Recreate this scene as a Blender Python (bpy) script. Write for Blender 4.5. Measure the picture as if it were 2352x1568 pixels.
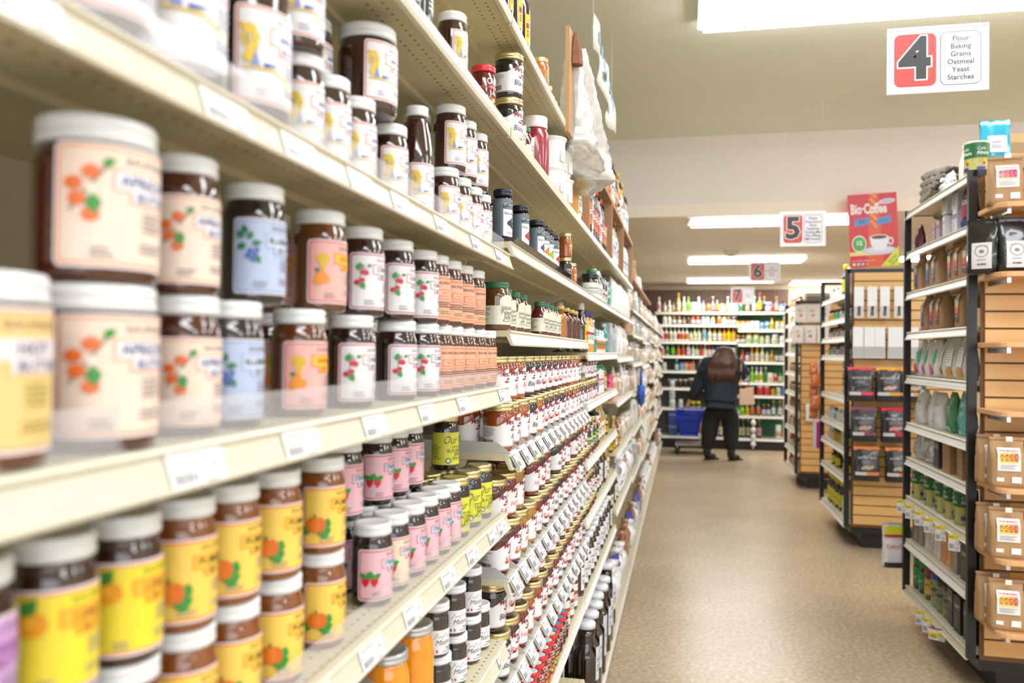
import bpy, bmesh, math, random
from mathutils import Vector, Matrix
random.seed(7)
S = bpy.context.scene
for o in list(bpy.data.objects): bpy.data.objects.remove(o)
C = S.collection
PI = math.pi

# ------------------------------------------------------------------ camera
cd = bpy.data.cameras.new('camera'); cam = bpy.data.objects.new('camera', cd); C.objects.link(cam)
cd.sensor_width = 36.0; cd.lens = 1829.0/2352*36
R = ((.97752, .21056, .01093), (-.00796, -.01496, .99986), (-.21070, .97747, .01295))  # right, up, forward as rows over world axes
r_, u_, f_ = [Vector(v) for v in R]
mw = Matrix((( r_.x, u_.x, -f_.x, 0), (r_.y, u_.y, -f_.y, 0), (r_.z, u_.z, -f_.z, 1.5), (0, 0, 0, 1)))
cam.matrix_world = mw
cd.clip_start = .02; cd.clip_end = 60
cd.dof.use_dof = True; cd.dof.focus_distance = 1.75; cd.dof.aperture_fstop = 4.2
S.camera = cam
# ------------------------------------------------------------------ world, exposure
w = bpy.data.worlds.new('world'); S.world = w; w.use_nodes = True
w.node_tree.nodes['Background'].inputs[0].default_value = (.9, .95, 1, 1)
w.node_tree.nodes['Background'].inputs[1].default_value = .25
S.view_settings.view_transform = 'Standard'; S.view_settings.look = 'None'; S.view_settings.gamma = 1
S.view_settings.use_curve_mapping = False
S.view_settings.exposure = 0.74
LIGHT = 8.5; FILL = 1.5; LOWLIGHT = 12.5

# ------------------------------------------------------------------ colour and materials
def lin(h):
    h = h.lstrip('#'); h = h if len(h) == 6 else ''.join(q*2 for q in h); c = [int(h[i:i+2], 16)/255 for i in (0, 2, 4)]
    return tuple((v/12.92 if v <= .04045 else ((v+.055)/1.055)**2.4) for v in c)+(1.,)
MC = {}
def M(h, rough=.5, metal=0., coat=0., var=.06, emit=0., spec=None, scale=30., alpha=None, trans=0.):
    key = (h, rough, metal, coat, var, emit, scale, alpha, trans)
    if key in MC: return MC[key]
    m = bpy.data.materials.new('surface_'+h.strip('#')); m.use_nodes = True
    nt = m.node_tree; b = nt.nodes['Principled BSDF']; c = lin(h)
    b.inputs['Roughness'].default_value = rough; b.inputs['Metallic'].default_value = metal
    b.inputs['Coat Weight'].default_value = coat; b.inputs['Coat Roughness'].default_value = .03
    if spec is not None: b.inputs['Specular IOR Level'].default_value = spec
    if emit:
        b.inputs['Emission Color'].default_value = c; b.inputs['Emission Strength'].default_value = emit
    if trans: b.inputs['Transmission Weight'].default_value = trans; b.inputs['IOR'].default_value = 1.45
    if alpha is not None: b.inputs['Alpha'].default_value = alpha
    if var:
        n = nt.nodes.new('ShaderNodeTexNoise'); n.inputs['Scale'].default_value = scale
        tc = nt.nodes.new('ShaderNodeTexCoord'); nt.links.new(tc.outputs['Object'], n.inputs['Vector'])
        r = nt.nodes.new('ShaderNodeMapRange'); r.inputs['To Min'].default_value = 1-var; r.inputs['To Max'].default_value = 1+var
        nt.links.new(n.outputs['Fac'], r.inputs['Value'])
        mx = nt.nodes.new('ShaderNodeVectorMath'); mx.operation = 'SCALE'; mx.inputs[0].default_value = c[:3]
        nt.links.new(r.outputs['Result'], mx.inputs['Scale']); nt.links.new(mx.outputs[0], b.inputs['Base Color'])
    else: b.inputs['Base Color'].default_value = c
    MC[key] = m
    return m
def nodes(name):
    m = bpy.data.materials.new(name); m.use_nodes = True; nt = m.node_tree
    return m, nt, nt.nodes['Principled BSDF'], nt.nodes.new('ShaderNodeTexCoord')
def paper(name, rough, coat=0., bump=0.):
    m, nt, b, tc = nodes(name)
    a = nt.nodes.new('ShaderNodeAttribute'); a.attribute_name = 'Col'
    sc = nt.nodes.new('ShaderNodeVectorMath'); sc.operation = 'SCALE'; sc.inputs['Scale'].default_value = .84
    nt.links.new(a.outputs['Color'], sc.inputs[0]); nt.links.new(sc.outputs[0], b.inputs['Base Color'])
    b.inputs['Roughness'].default_value = rough; b.inputs['Coat Weight'].default_value = coat
    if bump:
        n = nt.nodes.new('ShaderNodeTexNoise'); n.inputs['Scale'].default_value = 25; nt.links.new(tc.outputs['Object'], n.inputs['Vector'])
        bp = nt.nodes.new('ShaderNodeBump'); bp.inputs['Strength'].default_value = bump; bp.inputs['Distance'].default_value = .01
        nt.links.new(n.outputs['Fac'], bp.inputs['Height']); nt.links.new(bp.outputs[0], b.inputs['Normal'])
    return m
PAPER = paper('printed_paper', .38); GLOSSP = paper('printed_film', .22, .4, .6)
# clear film, plastic strips
def clear(name, t, col=(1, 1, 1, 1), rough=.06):
    m, nt, b, tc = nodes(name)
    out = nt.nodes['Material Output']; tr = nt.nodes.new('ShaderNodeBsdfTransparent'); mx = nt.nodes.new('ShaderNodeMixShader')
    b.inputs['Base Color'].default_value = col; b.inputs['Roughness'].default_value = rough
    n = nt.nodes.new('ShaderNodeTexNoise'); n.inputs['Scale'].default_value = 9; nt.links.new(tc.outputs['Object'], n.inputs['Vector'])
    bp = nt.nodes.new('ShaderNodeBump'); bp.inputs['Strength'].default_value = .15; bp.inputs['Distance'].default_value = .01
    nt.links.new(n.outputs['Fac'], bp.inputs['Height']); nt.links.new(bp.outputs[0], b.inputs['Normal'])
    mx.inputs[0].default_value = 1-t
    nt.links.new(tr.outputs[0], mx.inputs[1]); nt.links.new(b.outputs[0], mx.inputs[2]); nt.links.new(mx.outputs[0], out.inputs[0])
    return m
CLEAR = clear('clear_plastic_strip', .82, (.8, .8, .82, 1)); FILM = clear('clear_film_bag', .45, (.85, .86, .88, 1), .12)
ACRYL = clear('acrylic_holder', .8)
def m_floor():
    m, nt, b, tc = nodes('speckled_vinyl_floor')
    n = nt.nodes.new('ShaderNodeTexNoise'); n.inputs['Scale'].default_value = 45; n.inputs['Detail'].default_value = 6
    n2 = nt.nodes.new('ShaderNodeTexNoise'); n2.inputs['Scale'].default_value = 1.6; n2.inputs['Detail'].default_value = 3
    for q in (n, n2): nt.links.new(tc.outputs['Object'], q.inputs['Vector'])
    cr = nt.nodes.new('ShaderNodeValToRGB'); cr.color_ramp.elements[0].position = .3; cr.color_ramp.elements[1].position = .7
    cr.color_ramp.elements[0].color = lin('#b39a7a'); cr.color_ramp.elements[1].color = lin('#d8c5a6')
    nt.links.new(n.outputs['Fac'], cr.inputs[0])
    mx = nt.nodes.new('ShaderNodeMix'); mx.data_type = 'RGBA'; mx.blend_type = 'MULTIPLY'; mx.inputs[0].default_value = .35
    nt.links.new(cr.outputs[0], mx.inputs[6]); nt.links.new(n2.outputs['Fac'], mx.inputs[7])
    nt.links.new(mx.outputs[2], b.inputs['Base Color']); b.inputs['Roughness'].default_value = .27
    return m
def m_steel():
    "cream shelf steel with the perforated band along its front edge"
    m, nt, b, tc = nodes('cream_perforated_steel')
    sp = nt.nodes.new('ShaderNodeSeparateXYZ'); nt.links.new(tc.outputs['Object'], sp.inputs[0])
    def math_(op, a, v=None, v2=None):
        q = nt.nodes.new('ShaderNodeMath'); q.operation = op
        if isinstance(a, float): q.inputs[0].default_value = a
        else: nt.links.new(a, q.inputs[0])
        if v is not None:
            if isinstance(v, (int, float)): q.inputs[1].default_value = v
            else: nt.links.new(v, q.inputs[1])
        return q.outputs[0]
    X, Y = sp.outputs[0], sp.outputs[1]
    fx = math_('SUBTRACT', math_('FRACT', math_('DIVIDE', X, .030)), .5)
    fy = math_('SUBTRACT', math_('FRACT', math_('DIVIDE', Y, .0254)), .5)
    d = math_('ADD', math_('MULTIPLY', math_('MULTIPLY', fx, fx), 1.4), math_('MULTIPLY', fy, fy))
    dot = math_('LESS_THAN', d, .018)
    band = math_('MULTIPLY', math_('GREATER_THAN', X, -.095), math_('LESS_THAN', X, -.012))
    k = math_('MULTIPLY', dot, band)
    mx = nt.nodes.new('ShaderNodeMix'); mx.data_type = 'RGBA'
    nt.links.new(k, mx.inputs[0]); mx.inputs[6].default_value = lin('#cbc19f'); mx.inputs[7].default_value = lin('#4a4234')
    nt.links.new(mx.outputs[2], b.inputs['Base Color']); b.inputs['Roughness'].default_value = .35
    return m
FLOOR = m_floor(); STEEL = m_steel()
CREAM = M('#cfcab6', .36); CREAM2 = M('#cfc7a9', .35); WHITESTEEL = M('#dddacb', .32); BLACK = M('#17171a', .4)
TRAY = M('#c9cacb', .3, .35); GOLD = M('#cfc190', .28, .85); WLID = M('#dcdfe0', .3, 0, .3); GLID = M('#c3c6c2', .35)
WOODEDGE = M('#d9a878', .5, scale=12); RAW = M('#a9805c', .6, var=.15, scale=9)

# ------------------------------------------------------------------ mesh builder
class MB:
    def __init__(s): s.v = []; s.f = []; s.m = []; s.sm = []
    def add(s, vs, fs, mi=0, smooth=False):
        n = len(s.v); s.v += [tuple(v) for v in vs]
        for f in fs: s.f.append([n+i for i in f]); s.m.append(mi); s.sm.append(smooth)
        return s
    def box(s, x0, x1, y0, y1, z0, z1, mi=0):
        vs = [(x, y, z) for z in (z0, z1) for y in (y0, y1) for x in (x0, x1)]
        return s.add(vs, [(0, 2, 3, 1), (4, 5, 7, 6), (0, 1, 5, 4), (2, 6, 7, 3), (0, 4, 6, 2), (1, 3, 7, 5)], mi)
    def lathe(s, prof, n=32, mi=0, cx=0, cy=0, z0=0, smooth=True, cap=True, sx=1, sy=1):
        vs = []; fs = []; k = len(prof)
        for r, z in prof:
            for i in range(n):
                a = 2*PI*i/n; vs.append((cx+r*math.cos(a)*sx, cy+r*math.sin(a)*sy, z0+z))
        for j in range(k-1):
            for i in range(n):
                i2 = (i+1) % n; fs.append((j*n+i, j*n+i2, (j+1)*n+i2, (j+1)*n+i))
        s.add(vs, fs, mi, smooth)
        if cap:
            b = len(s.v)-len(vs)
            if prof[0][0] > 0: s.f.append([b+i for i in range(n)][::-1]); s.m.append(mi); s.sm.append(False)
            if prof[-1][0] > 0: s.f.append([b+(k-1)*n+i for i in range(n)]); s.m.append(mi); s.sm.append(False)
        return s
    def tube(s, p, q, r, n=8, mi=0):
        p = Vector(p); q = Vector(q); d = (q-p)
        if d.length < 1e-6: return s
        a = d.to_track_quat('Z', 'Y'); vs = []
        for t in (p, q):
            for i in range(n): vs.append(t+a @ Vector((r*math.cos(2*PI*i/n), r*math.sin(2*PI*i/n), 0)))
        fs = [(i, (i+1) % n, n+(i+1) % n, n+i) for i in range(n)]+[tuple(range(n))[::-1], tuple(range(n, 2*n))]
        return s.add(vs, fs, mi, True)
    def extr(s, pts, y0, y1, mi=0):
        "profile in (x, z) extruded along Y"
        n = len(pts); vs = [(x, y0, z) for x, z in pts]+[(x, y1, z) for x, z in pts]
        fs = [(i, (i+1) % n, n+(i+1) % n, n+i) for i in range(n)]+[tuple(range(n))[::-1], tuple(range(n, 2*n))]
        return s.add(vs, fs, mi)
    def mesh(s, name, mats):
        me = bpy.data.meshes.new(name); me.from_pydata(s.v, [], s.f)
        for m in (mats if isinstance(mats, (list, tuple)) else [mats]): me.materials.append(m)
        me.polygons.foreach_set('material_index', s.m); me.polygons.foreach_set('use_smooth', s.sm)
        bm = bmesh.new(); bm.from_mesh(me); bmesh.ops.recalc_face_normals(bm, faces=bm.faces); bm.to_mesh(me); bm.free()
        me.update(); return me
    def build(s, name, mats, parent=None, loc=(0, 0, 0), rz=0, bevel=0):
        o = bpy.data.objects.new(name, s.mesh(name, mats)); C.objects.link(o); o.location = loc; o.rotation_euler.z = rz
        if parent: o.parent = parent
        if bevel:
            b = o.modifiers.new('bevel', 'BEVEL'); b.width = bevel; b.segments = 2; b.limit_method = 'ANGLE'
        return o
used = {}
def tag(o, label, cat, group=None):
    o['label'] = label; o['category'] = cat
    if group: o['group'] = group
    k = (label, group); used[label] = used.get(label, 0)+1
    return o
def thing(name, label, cat, loc=(0, 0, 0), rz=0, group=None):
    o = bpy.data.objects.new(name, None); C.objects.link(o); o.location = loc; o.rotation_euler.z = rz
    o.empty_display_size = .02
    if label: tag(o, label, cat, group)
    return o
def struct(name, mb, m, **k):
    o = mb.build(name, m, **k); o['kind'] = 'structure'; return o
KIDS = {}
def copy_tree(o, parent=None):
    c = o.copy(); C.objects.link(c)
    if parent: c.parent = parent
    for ch in KIDS.get(o.name) or list(o.children): copy_tree(ch, c)
    return c

# ------------------------------------------------------------------ printed labels (2-D art cut into strips and wrapped on its surface)
TX = {}
def glyphs(s, bold=0.):
    k = (s, bold)
    if k in TX: return TX[k]
    cu = bpy.data.curves.new('lettering', 'FONT'); cu.body = s; cu.size = 1; cu.offset = bold; cu.resolution_u = 2
    cu.align_x = 'CENTER'; cu.align_y = 'CENTER'
    o = bpy.data.objects.new('lettering', cu); C.objects.link(o)
    dg = bpy.context.evaluated_depsgraph_get(); dg.update(); e = o.evaluated_get(dg); me = e.to_mesh()
    vs = [(v.co.x, v.co.y) for v in me.vertices]; fs = [tuple(p.vertices) for p in me.polygons]
    e.to_mesh_clear(); bpy.data.objects.remove(o); bpy.data.curves.remove(cu)
    wd = (max(v[0] for v in vs)-min(v[0] for v in vs)) if vs else 1
    TX[k] = (vs, fs, wd); return TX[k]
class Cv:
    def __init__(s, w, h): s.w = w; s.h = h; s.it = []; s.l = 0
    def poly(s, pts, col, up=True):
        if up: s.l += 1
        s.it.append((pts, [tuple(range(len(pts)))], lin(col), s.l)); return s
    def rect(s, x0, y0, x1, y1, col, up=True): return s.poly([(x0, y0), (x1, y0), (x1, y1), (x0, y1)], col, up)
    def rr(s, x0, y0, x1, y1, r, col, up=True):
        p = []
        for cx, cy, a in ((x1-r, y1-r, 0), (x0+r, y1-r, 90), (x0+r, y0+r, 180), (x1-r, y0+r, 270)):
            for k in range(5): t = math.radians(a+k*22.5); p.append((cx+r*math.cos(t), cy+r*math.sin(t)))
        return s.poly(p, col, up)
    def ell(s, cx, cy, rx, ry, col, up=True, n=14, rot=0):
        c, q = math.cos(rot), math.sin(rot)
        return s.poly([(cx+rx*math.cos(2*PI*i/n)*c-ry*math.sin(2*PI*i/n)*q, cy+rx*math.cos(2*PI*i/n)*q+ry*math.sin(2*PI*i/n)*c) for i in range(n)], col, up)
    def leaf(s, x, y, L, a, col, up=True, wd=.4):
        p = [(0, 0), (.3, wd*.8), (.6, wd*.75), (1, 0), (.6, -wd*.75), (.3, -wd*.8)]
        c, q = math.cos(a), math.sin(a)
        return s.poly([(x+L*(u*c-v*q), y+L*(u*q+v*c)) for u, v in p], col, up)
    def line(s, x0, y0, x1, y1, t, col, up=True):
        d = math.hypot(x1-x0, y1-y0) or 1; nx, ny = -(y1-y0)/d*t/2, (x1-x0)/d*t/2
        return s.poly([(x0-nx, y0-ny), (x1-nx, y1-ny), (x1+nx, y1+ny), (x0+nx, y0+ny)], col, up)
    def text(s, t, cx, cy, size, col, fit=None, ang=0, bold=0., shear=0., up=True, al='c'):
        vs, fs, wd = glyphs(t, bold)
        if not vs: return s
        sx = size
        if fit and wd*size > fit: sx = fit/wd
        if al == 'l': cx = cx+wd*sx/2
        c, q = math.cos(ang), math.sin(ang)
        if up: s.l += 1
        s.it.append(([(cx+(x*sx+shear*y*size)*c-y*size*q, cy+(x*sx+shear*y*size)*q+y*size*c) for x, y in vs], fs, lin(col), s.l)); return s
    def lines(s, x0, x1, y0, n, dy, t, col):
        "small print"
        s.l += 1
        for i in range(n):
            e = x0+(x1-x0)*random.uniform(.6, 1); s.rect(x0, y0-i*dy, e, y0-i*dy+t, col, False)
        return s
    def bars(s, x0, x1, y0, y1, n=12, col='#333338'):
        s.l += 1; d = (x1-x0)/n
        for i in range(n): s.rect(x0+i*d, y0, x0+i*d+d*random.choice((.3, .5, .65)), y1, col, False)
        return s
    def mesh(s, name, r=None, z0=0., step=7.5, off=.0005, dl=.00018, r2=None, mat=None, fn=None, grid=None, gridz=None, z00=0):
        bm = bmesh.new(); cl = bm.loops.layers.float_color.new('Col')
        for pts, fs, col, l in s.it:
            vs = [bm.verts.new((x-s.w/2, y, l)) for x, y in pts]
            for f in fs:
                try: fa = bm.faces.new([vs[i] for i in f])
                except ValueError: continue
                for lo in fa.loops: lo[cl] = col
        if r or grid:
            g = grid or r*math.radians(step); k = int(s.w/2/g)+1
            for i in range(-k, k+1):
                bmesh.ops.bisect_plane(bm, geom=bm.verts[:]+bm.edges[:]+bm.faces[:], plane_co=(i*g, 0, 0), plane_no=(1, 0, 0))
        if gridz:
            for i in range(1, 14): bmesh.ops.bisect_plane(bm, geom=bm.verts[:]+bm.edges[:]+bm.faces[:], plane_co=(0, i*gridz-z00, 0), plane_no=(0, 1, 0))
        for v in bm.verts:
            x, y, l = v.co; o = off+l*dl
            if fn: v.co = fn(x, y, o)
            elif r:
                rad = r+o
                if r2 is not None: rad = r+(r2-r)*(y/s.h)+o
                v.co = (rad*math.cos(x/r), rad*math.sin(x/r), z0+y)
            else: v.co = (o, x, z0+y)
        me = bpy.data.meshes.new(name); bm.to_mesh(me); bm.free(); me.materials.append(mat or PAPER)
        me.update(); return me
def put_label(cv, name, parent, **k):
    loc = k.pop('loc', (0, 0, 0)); rz = k.pop('rz', 0)
    o = bpy.data.objects.new(name, cv.mesh(name, **k)); C.objects.link(o); o.parent = parent; o.location = loc; o.rotation_euler.z = rz
    return o

# ---- fruit drawings, u = unit size
def a_apricot(c, x, y, u):
    c.line(x-.1*u, y+.1*u, x+.9*u, y+1.5*u, .05*u, '#6b5a3a')
    for i, (dx, dy) in enumerate(((0, .9), (.45, 1.25), (.1, .45), (.45, 0))): c.ell(x+dx*u, y+dy*u, .24*u, .2*u, '#f0762e', i == 0)
    c.ell(x+.5*u, y+.75*u, .16*u, .15*u, '#fbeedd'); c.leaf(x+.5*u, y+.6*u, .6*u, -1.5, '#3f9a3c'); c.leaf(x+.75*u, y+1.45*u, .4*u, .6, '#3f9a3c')
def a_blue(c, x, y, u):
    for i, (dx, dy, a) in enumerate(((0, 1.2, 2.4), (.2, 1.1, 1.2), (.1, .9, -2.6), (.35, .9, .2), (.1, 1.4, 1.9), (.5, .35, -1))): c.leaf(x+dx*u, y+dy*u, .5*u, a, '#2e7d50', i == 0)
    for i, (dx, dy) in enumerate(((.3, .55), (.5, .35), (.2, .3), (.42, .12), (.6, .6))): c.ell(x+dx*u, y+dy*u, .13*u, .13*u, '#3e68b8', i == 0)
def a_cherry(c, x, y, u):
    c.line(x+.1*u, y+.3*u, x+.4*u, y+1.4*u, .04*u, '#6b5a3a'); c.line(x+.6*u, y+.9*u, x+.35*u, y+1.45*u, .04*u, '#6b5a3a')
    for i, (dx, dy) in enumerate(((0, .2), (.3, .35), (.55, .85), (.35, .9))): c.ell(x+dx*u, y+dy*u, .19*u, .18*u, '#cf2742', i == 0)
    c.leaf(x+.2*u, y+.25*u, .6*u, -1.1, '#3b9a41'); c.leaf(x+.05*u, y+1.0*u, .6*u, 1.3, '#3b9a41'); c.leaf(x+.6*u, y+1.3*u, .35*u, .2, '#3b9a41')
def a_honey(c, x, y, u):
    c.ell(x+.35*u, y+1.55*u, .4*u, .32*u, '#e5b81c'); c.poly([(x+.1*u, y+1.4*u), (x+.6*u, y+1.4*u), (x+.45*u, y+.75*u), (x+.35*u, y+.75*u)], '#e5b81c')
    for i, (dx, dy) in enumerate(((.1, .2), (.5, .3), (.25, .6))): c.ell(x+dx*u, y+dy*u, .26*u, .26*u, '#f79a1e', i == 0)
    c.leaf(x+.2*u, y+.75*u, .35*u, 2.6, '#2f6b38')
def a_pumpkin(c, x, y, u):
    c.leaf(x-.1*u, y+.1*u, .6*u, 2.5, '#3c9a3a', wd=.6); c.leaf(x+.3*u, y+.1*u, .8*u, .3, '#3c9a3a', wd=.6); c.leaf(x+.7*u, y+.4*u, .6*u, 1.2, '#3c9a3a', wd=.5)
    c.ell(x, y+.6*u, .28*u, .42*u, '#ef7320'); c.ell(x+.45*u, y+.6*u, .28*u, .42*u, '#ef7320', False); c.ell(x+.22*u, y+.58*u, .24*u, .46*u, '#f68a2c')
    c.line(x+.2*u, y+1*u, x+.15*u, y+1.2*u, .08*u, '#5d4a2a')
def a_straw(c, x, y, u):
    for i, dx in enumerate((0, .55)):
        c.poly([(x+(dx-.28)*u, y+.55*u), (x+(dx+.28)*u, y+.55*u), (x+(dx+.2)*u, y+.15*u), (x+dx*u, y-.1*u), (x+(dx-.2)*u, y+.15*u)], '#d6232c', i == 0)
    for i, (dx, a) in enumerate(((0, .6), (0, 2.4), (.3, 1.5), (.55, .6), (.55, 2.4), (.1, 1.2))): c.leaf(x+dx*u, y+.5*u, .5*u, a, '#3b9a41', i == 0)
def a_lemon(c, x, y, u):
    c.ell(x+.3*u, y+.9*u, .45*u, .4*u, '#f7a51f'); c.ell(x+.2*u, y+1.0*u, .2*u, .18*u, '#ffc23a'); c.leaf(x, y+1.2*u, .7*u, .9, '#3f8f3c')
def a_figure(c, x, y, u):
    Yc = '#ecc92e'
    for i, (dx, dy, rx, ry, ro) in enumerate(((.2, 1.4, .26, .2, 0), (.12, 1.0, .2, .32, .3), (.3, .7, .2, .3, -.4), (.2, .35, .24, .2, .2), (.45, 1.15, .12, .2, .4), (.0, 1.45, .1, .2, .6))):
        c.ell(x+dx*u, y+dy*u, rx*u, ry*u, Yc, i == 0, rot=ro)
    c.poly([(x+.25*u, y), (x+.42*u, y+.7*u), (x+.6*u, y)], '#8a93c8'); c.line(x, y-.03*u, x+1.1*u, y-.02*u, .08*u, Yc)
    c.line(x+1.1*u, y, x+2*u, y-.45*u, .07*u, Yc); c.poly([(x+.7*u, y+.18*u), (x+1.4*u, y+.2*u), (x+.75*u, y+.02*u)], '#2b53b5')
    c.line(x+.1*u, y+1.2*u, x+.18*u, y+.8*u, .05*u, '#3a7fc0')
def a_none(c, x, y, u): pass
def fruit_label(w, h, bg, bd, art, title, tc, box, boxb, hd='#6a5a5c', lc='#8d8790', au=.25):
    c = Cv(w, h); t = w*.022
    c.rr(0, 0, w, h, w*.06, '#f4eff0'); c.rr(t, t, w-t, h-t, w*.05, bd); c.rr(t*2, t*2, w-2*t, h-2*t, w*.04, bg)
    c.text("BAUMAN'S", w*.7, h*.875, w*.09, hd, fit=w*.42)
    c.rect(w*.4, h*.62, w-t*2.2, h*.8, boxb); c.rect(w*.415, h*.635, w-t*2.6, h*.785, box)
    c.rect(w*.52, h*.53, w-t*2.2, h*.63, boxb); c.rect(w*.535, h*.545, w-t*2.6, h*.64, box)
    t1, t2 = title.split(' ', 1)
    c.text(t1, w*.69, h*.71, w*.115, tc, fit=w*.5, bold=.012); c.text(t2, w*.75, h*.59, w*.1, tc, fit=w*.38, bold=.012)
    c.lines(w*.62, w*.93, h*.46, 4, h*.045, h*.016, lc); c.lines(w*.6, w*.93, h*.2, 2, h*.05, h*.018, lc)
    c.lines(w*.25, w*.45, h*.14, 2, h*.05, h*.018, lc)
    art(c, w*(.1 if art is a_figure else .14), h*(.2 if art is a_pumpkin else .3 if art in (a_straw, a_honey) else .36 if art is a_figure else .42), w*(.31 if art is a_figure else au))
    return c
def text_label(w, h, bg, bd, title, tc='#403838'):
    c = Cv(w, h); t = w*.022
    c.rr(0, 0, w, h, w*.03, bg); c.rect(t, h*.93, w-t, h*.95, bd); c.rect(t, h*.05, w-t, h*.07, bd, False); c.rect(w*.3, h*.52, w*.7, h*.68, bd); c.rect(w*.32, h*.535, w*.68, h*.665, bg)
    c.text("BAUMAN'S", w*.5, h*.83, w*.09, tc, fit=w*.5); c.text(title, w*.5, h*.6, w*.06, bd, fit=w*.34); c.text('FRUIT JUICE SWEETENED', w*.5, h*.46, w*.04, tc, fit=w*.6)
    c.lines(w*.2, w*.8, h*.38, 3, h*.05, h*.02, tc); c.lines(w*.35, w*.8, h*.18, 2, h*.05, h*.018, '#7c8a3c')
    c.text("BAUMAN'S", w*.12, h*.83, w*.06, tc, fit=w*.2); c.lines(w*.04, w*.26, h*.75, 9, h*.06, h*.02, '#8a5a48')
    return c
def miller_label(w, h, flavor, fc, dot=None):
    c = Cv(w, h)
    pts = [(0, 0), (w, 0), (w, h*.68), (w*.93, h*.68), (w*.82, h*.8), (w*.7, h*.93), (w*.6, h), (w*.48, h*.97), (w*.38, h*.82), (w*.28, h*.68), (0, h*.68)]
    c.poly(pts, '#f1f1f5'); c.rect(0, h*.015, w, h*.03, '#a5304a')
    c.lines(w*.03, w*.24, h*.6, 7, h*.045, h*.016, '#77767c'); c.bars(w*.04, w*.22, h*.08, h*.24)
    c.text('Mrs. Miller\'s', w*.58, h*.8, w*.09, '#8e1f3c', fit=w*.4, bold=.03)
    c.ell(w*.55, h*.64, w*.07, h*.03, '#55525a'); c.line(w*.48, h*.62, w*.66, h*.67, w*.008, '#333'); c.ell(w*.63, h*.67, w*.02, h*.03, '#333338', False)
    c.rect(w*.45, h*.52, w*.71, h*.575, '#9c2540'); c.text('HOMEMADE', w*.58, h*.547, w*.03, '#ffffff', fit=w*.22)
    c.text(flavor, w*.58, h*.33, w*.1, fc, fit=w*.4, shear=.2); c.text('Jam', w*.64, h*.19, w*.07, fc, shear=.2); c.lines(w*.52, w*.68, h*.07, 1, 1, h*.015, '#555')
    if dot:
        c.ell(w*.43, h*.25, w*.035, h*.045, dot); c.ell(w*.48, h*.3, w*.03, h*.04, '#f3a233')
    return c
def via_label(w, h, l1, l2):
    c = Cv(w, h); c.rr(0, 0, w, h, w*.02, '#dfe04a'); c.text('Our Via', w*.5, h*.76, w*.2, '#4c4420', fit=w*.5, shear=.3)
    c.text('ORGANIC', w*.52, h*.55, w*.06, '#4c4420'); c.text(l1, w*.52, h*.43, w*.09, '#4c4420', fit=w*.42); c.text(l2, w*.52, h*.31, w*.09, '#4c4420'); c.lines(w*.4, w*.62, h*.2, 2, h*.05, h*.02, '#6d6330')
    c.ell(w*.33, h*.13, w*.05, w*.05, '#2e3328'); c.ell(w*.33, h*.13, w*.035, w*.035, '#dfe3d8'); c.lines(w*.04, w*.2, h*.6, 8, h*.06, h*.02, '#6d6330')
    c.ell(w*.68, h*.8, w*.03, w*.05, '#7a3b46'); return c
def script_label(w, h):
    c = Cv(w, h); c.rr(0, 0, w, h, w*.02, '#f2f3f6'); 
    for k in range(7): c.line(w*(.1+.12*k), h*(.62+.08*(k % 2)), w*(.22+.12*k), h*(.75+.12*((k+1) % 2)), w*.014, '#46557a', k == 0)
    c.text('Matin de', w*.5, h*.48, w*.19, '#232a48', shear=.35, fit=w*.75); c.text('Myrtille', w*.6, h*.22, w*.1, '#232a48', shear=.2)
    c.rect(w*.08, h*.08, w*.13, h*.2, '#2a4fa8'); c.rect(w*.18, h*.08, w*.23, h*.2, '#d23a3a', False); c.lines(w*.35, w*.9, h*.09, 1, 1, h*.03, '#777'); return c
def dalf_label(w, h, title, ac):
    c = Cv(w, h); c.rect(0, 0, w*.42, h, '#6d7c86'); c.rect(w*.58, 0, w, h, '#6d7c86', False); c.rect(w*.3, h*.0, w*.72, h, '#6d7c86')
    c.rect(w*.33, h*.05, w*.69, h*.74, '#f4f4f4'); c.poly([(w*.31, h*.84), (w*.5, h*.92), (w*.71, h*.84), (w*.71, h*.76), (w*.5, h*.83), (w*.31, h*.76)], '#39464e')
    c.text('ST DALFOUR', w*.51, h*.855, w*.06, '#e8ecee', fit=w*.34); c.text(title, w*.51, h*.64, w*.075, '#333', fit=w*.32)
    for i, (dx, dy) in enumerate(((.44, .4), (.5, .36), (.56, .41), (.48, .44), (.54, .33))): c.ell(w*dx, h*dy, w*.04, w*.045, ac, i == 0)
    c.leaf(w*.5, h*.46, w*.08, 1.2, '#3c8a3c'); c.lines(w*.4, w*.6, h*.17, 2, h*.035, h*.01, '#888'); c.lines(w*.02, w*.26, h*.7, 14, h*.045, h*.015, '#8d99a0'); return c
def arch_label(w, h):
    c = Cv(w, h); c.rect(0, 0, w, h*.62, '#e9e3cf'); c.poly([(w*.38, h*.55), (w*.62, h*.55), (w*.62, h*.8)]+[(w*.5+w*.12*math.cos(t), h*.8+h*.18*math.sin(t)) for t in (0.4, .8, 1.2, 1.57, 2, 2.4, 2.8)]+[(w*.38, h*.8)], '#e9e3cf')
    c.lines(w*.03, w*.28, h*.52, 9, h*.05, h*.02, '#6b7566'); c.text('Jalapeno', w*.5, h*.56, w*.08, '#5c5a48', fit=w*.2, shear=.3); c.text('Pepper', w*.5, h*.4, w*.08, '#5c5a48', fit=w*.2, shear=.3); c.text('Jelly', w*.5, h*.24, w*.08, '#5c5a48', fit=w*.16, shear=.3)
    c.lines(w*.42, w*.58, h*.1, 1, 1, h*.02, '#888'); return c
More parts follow.
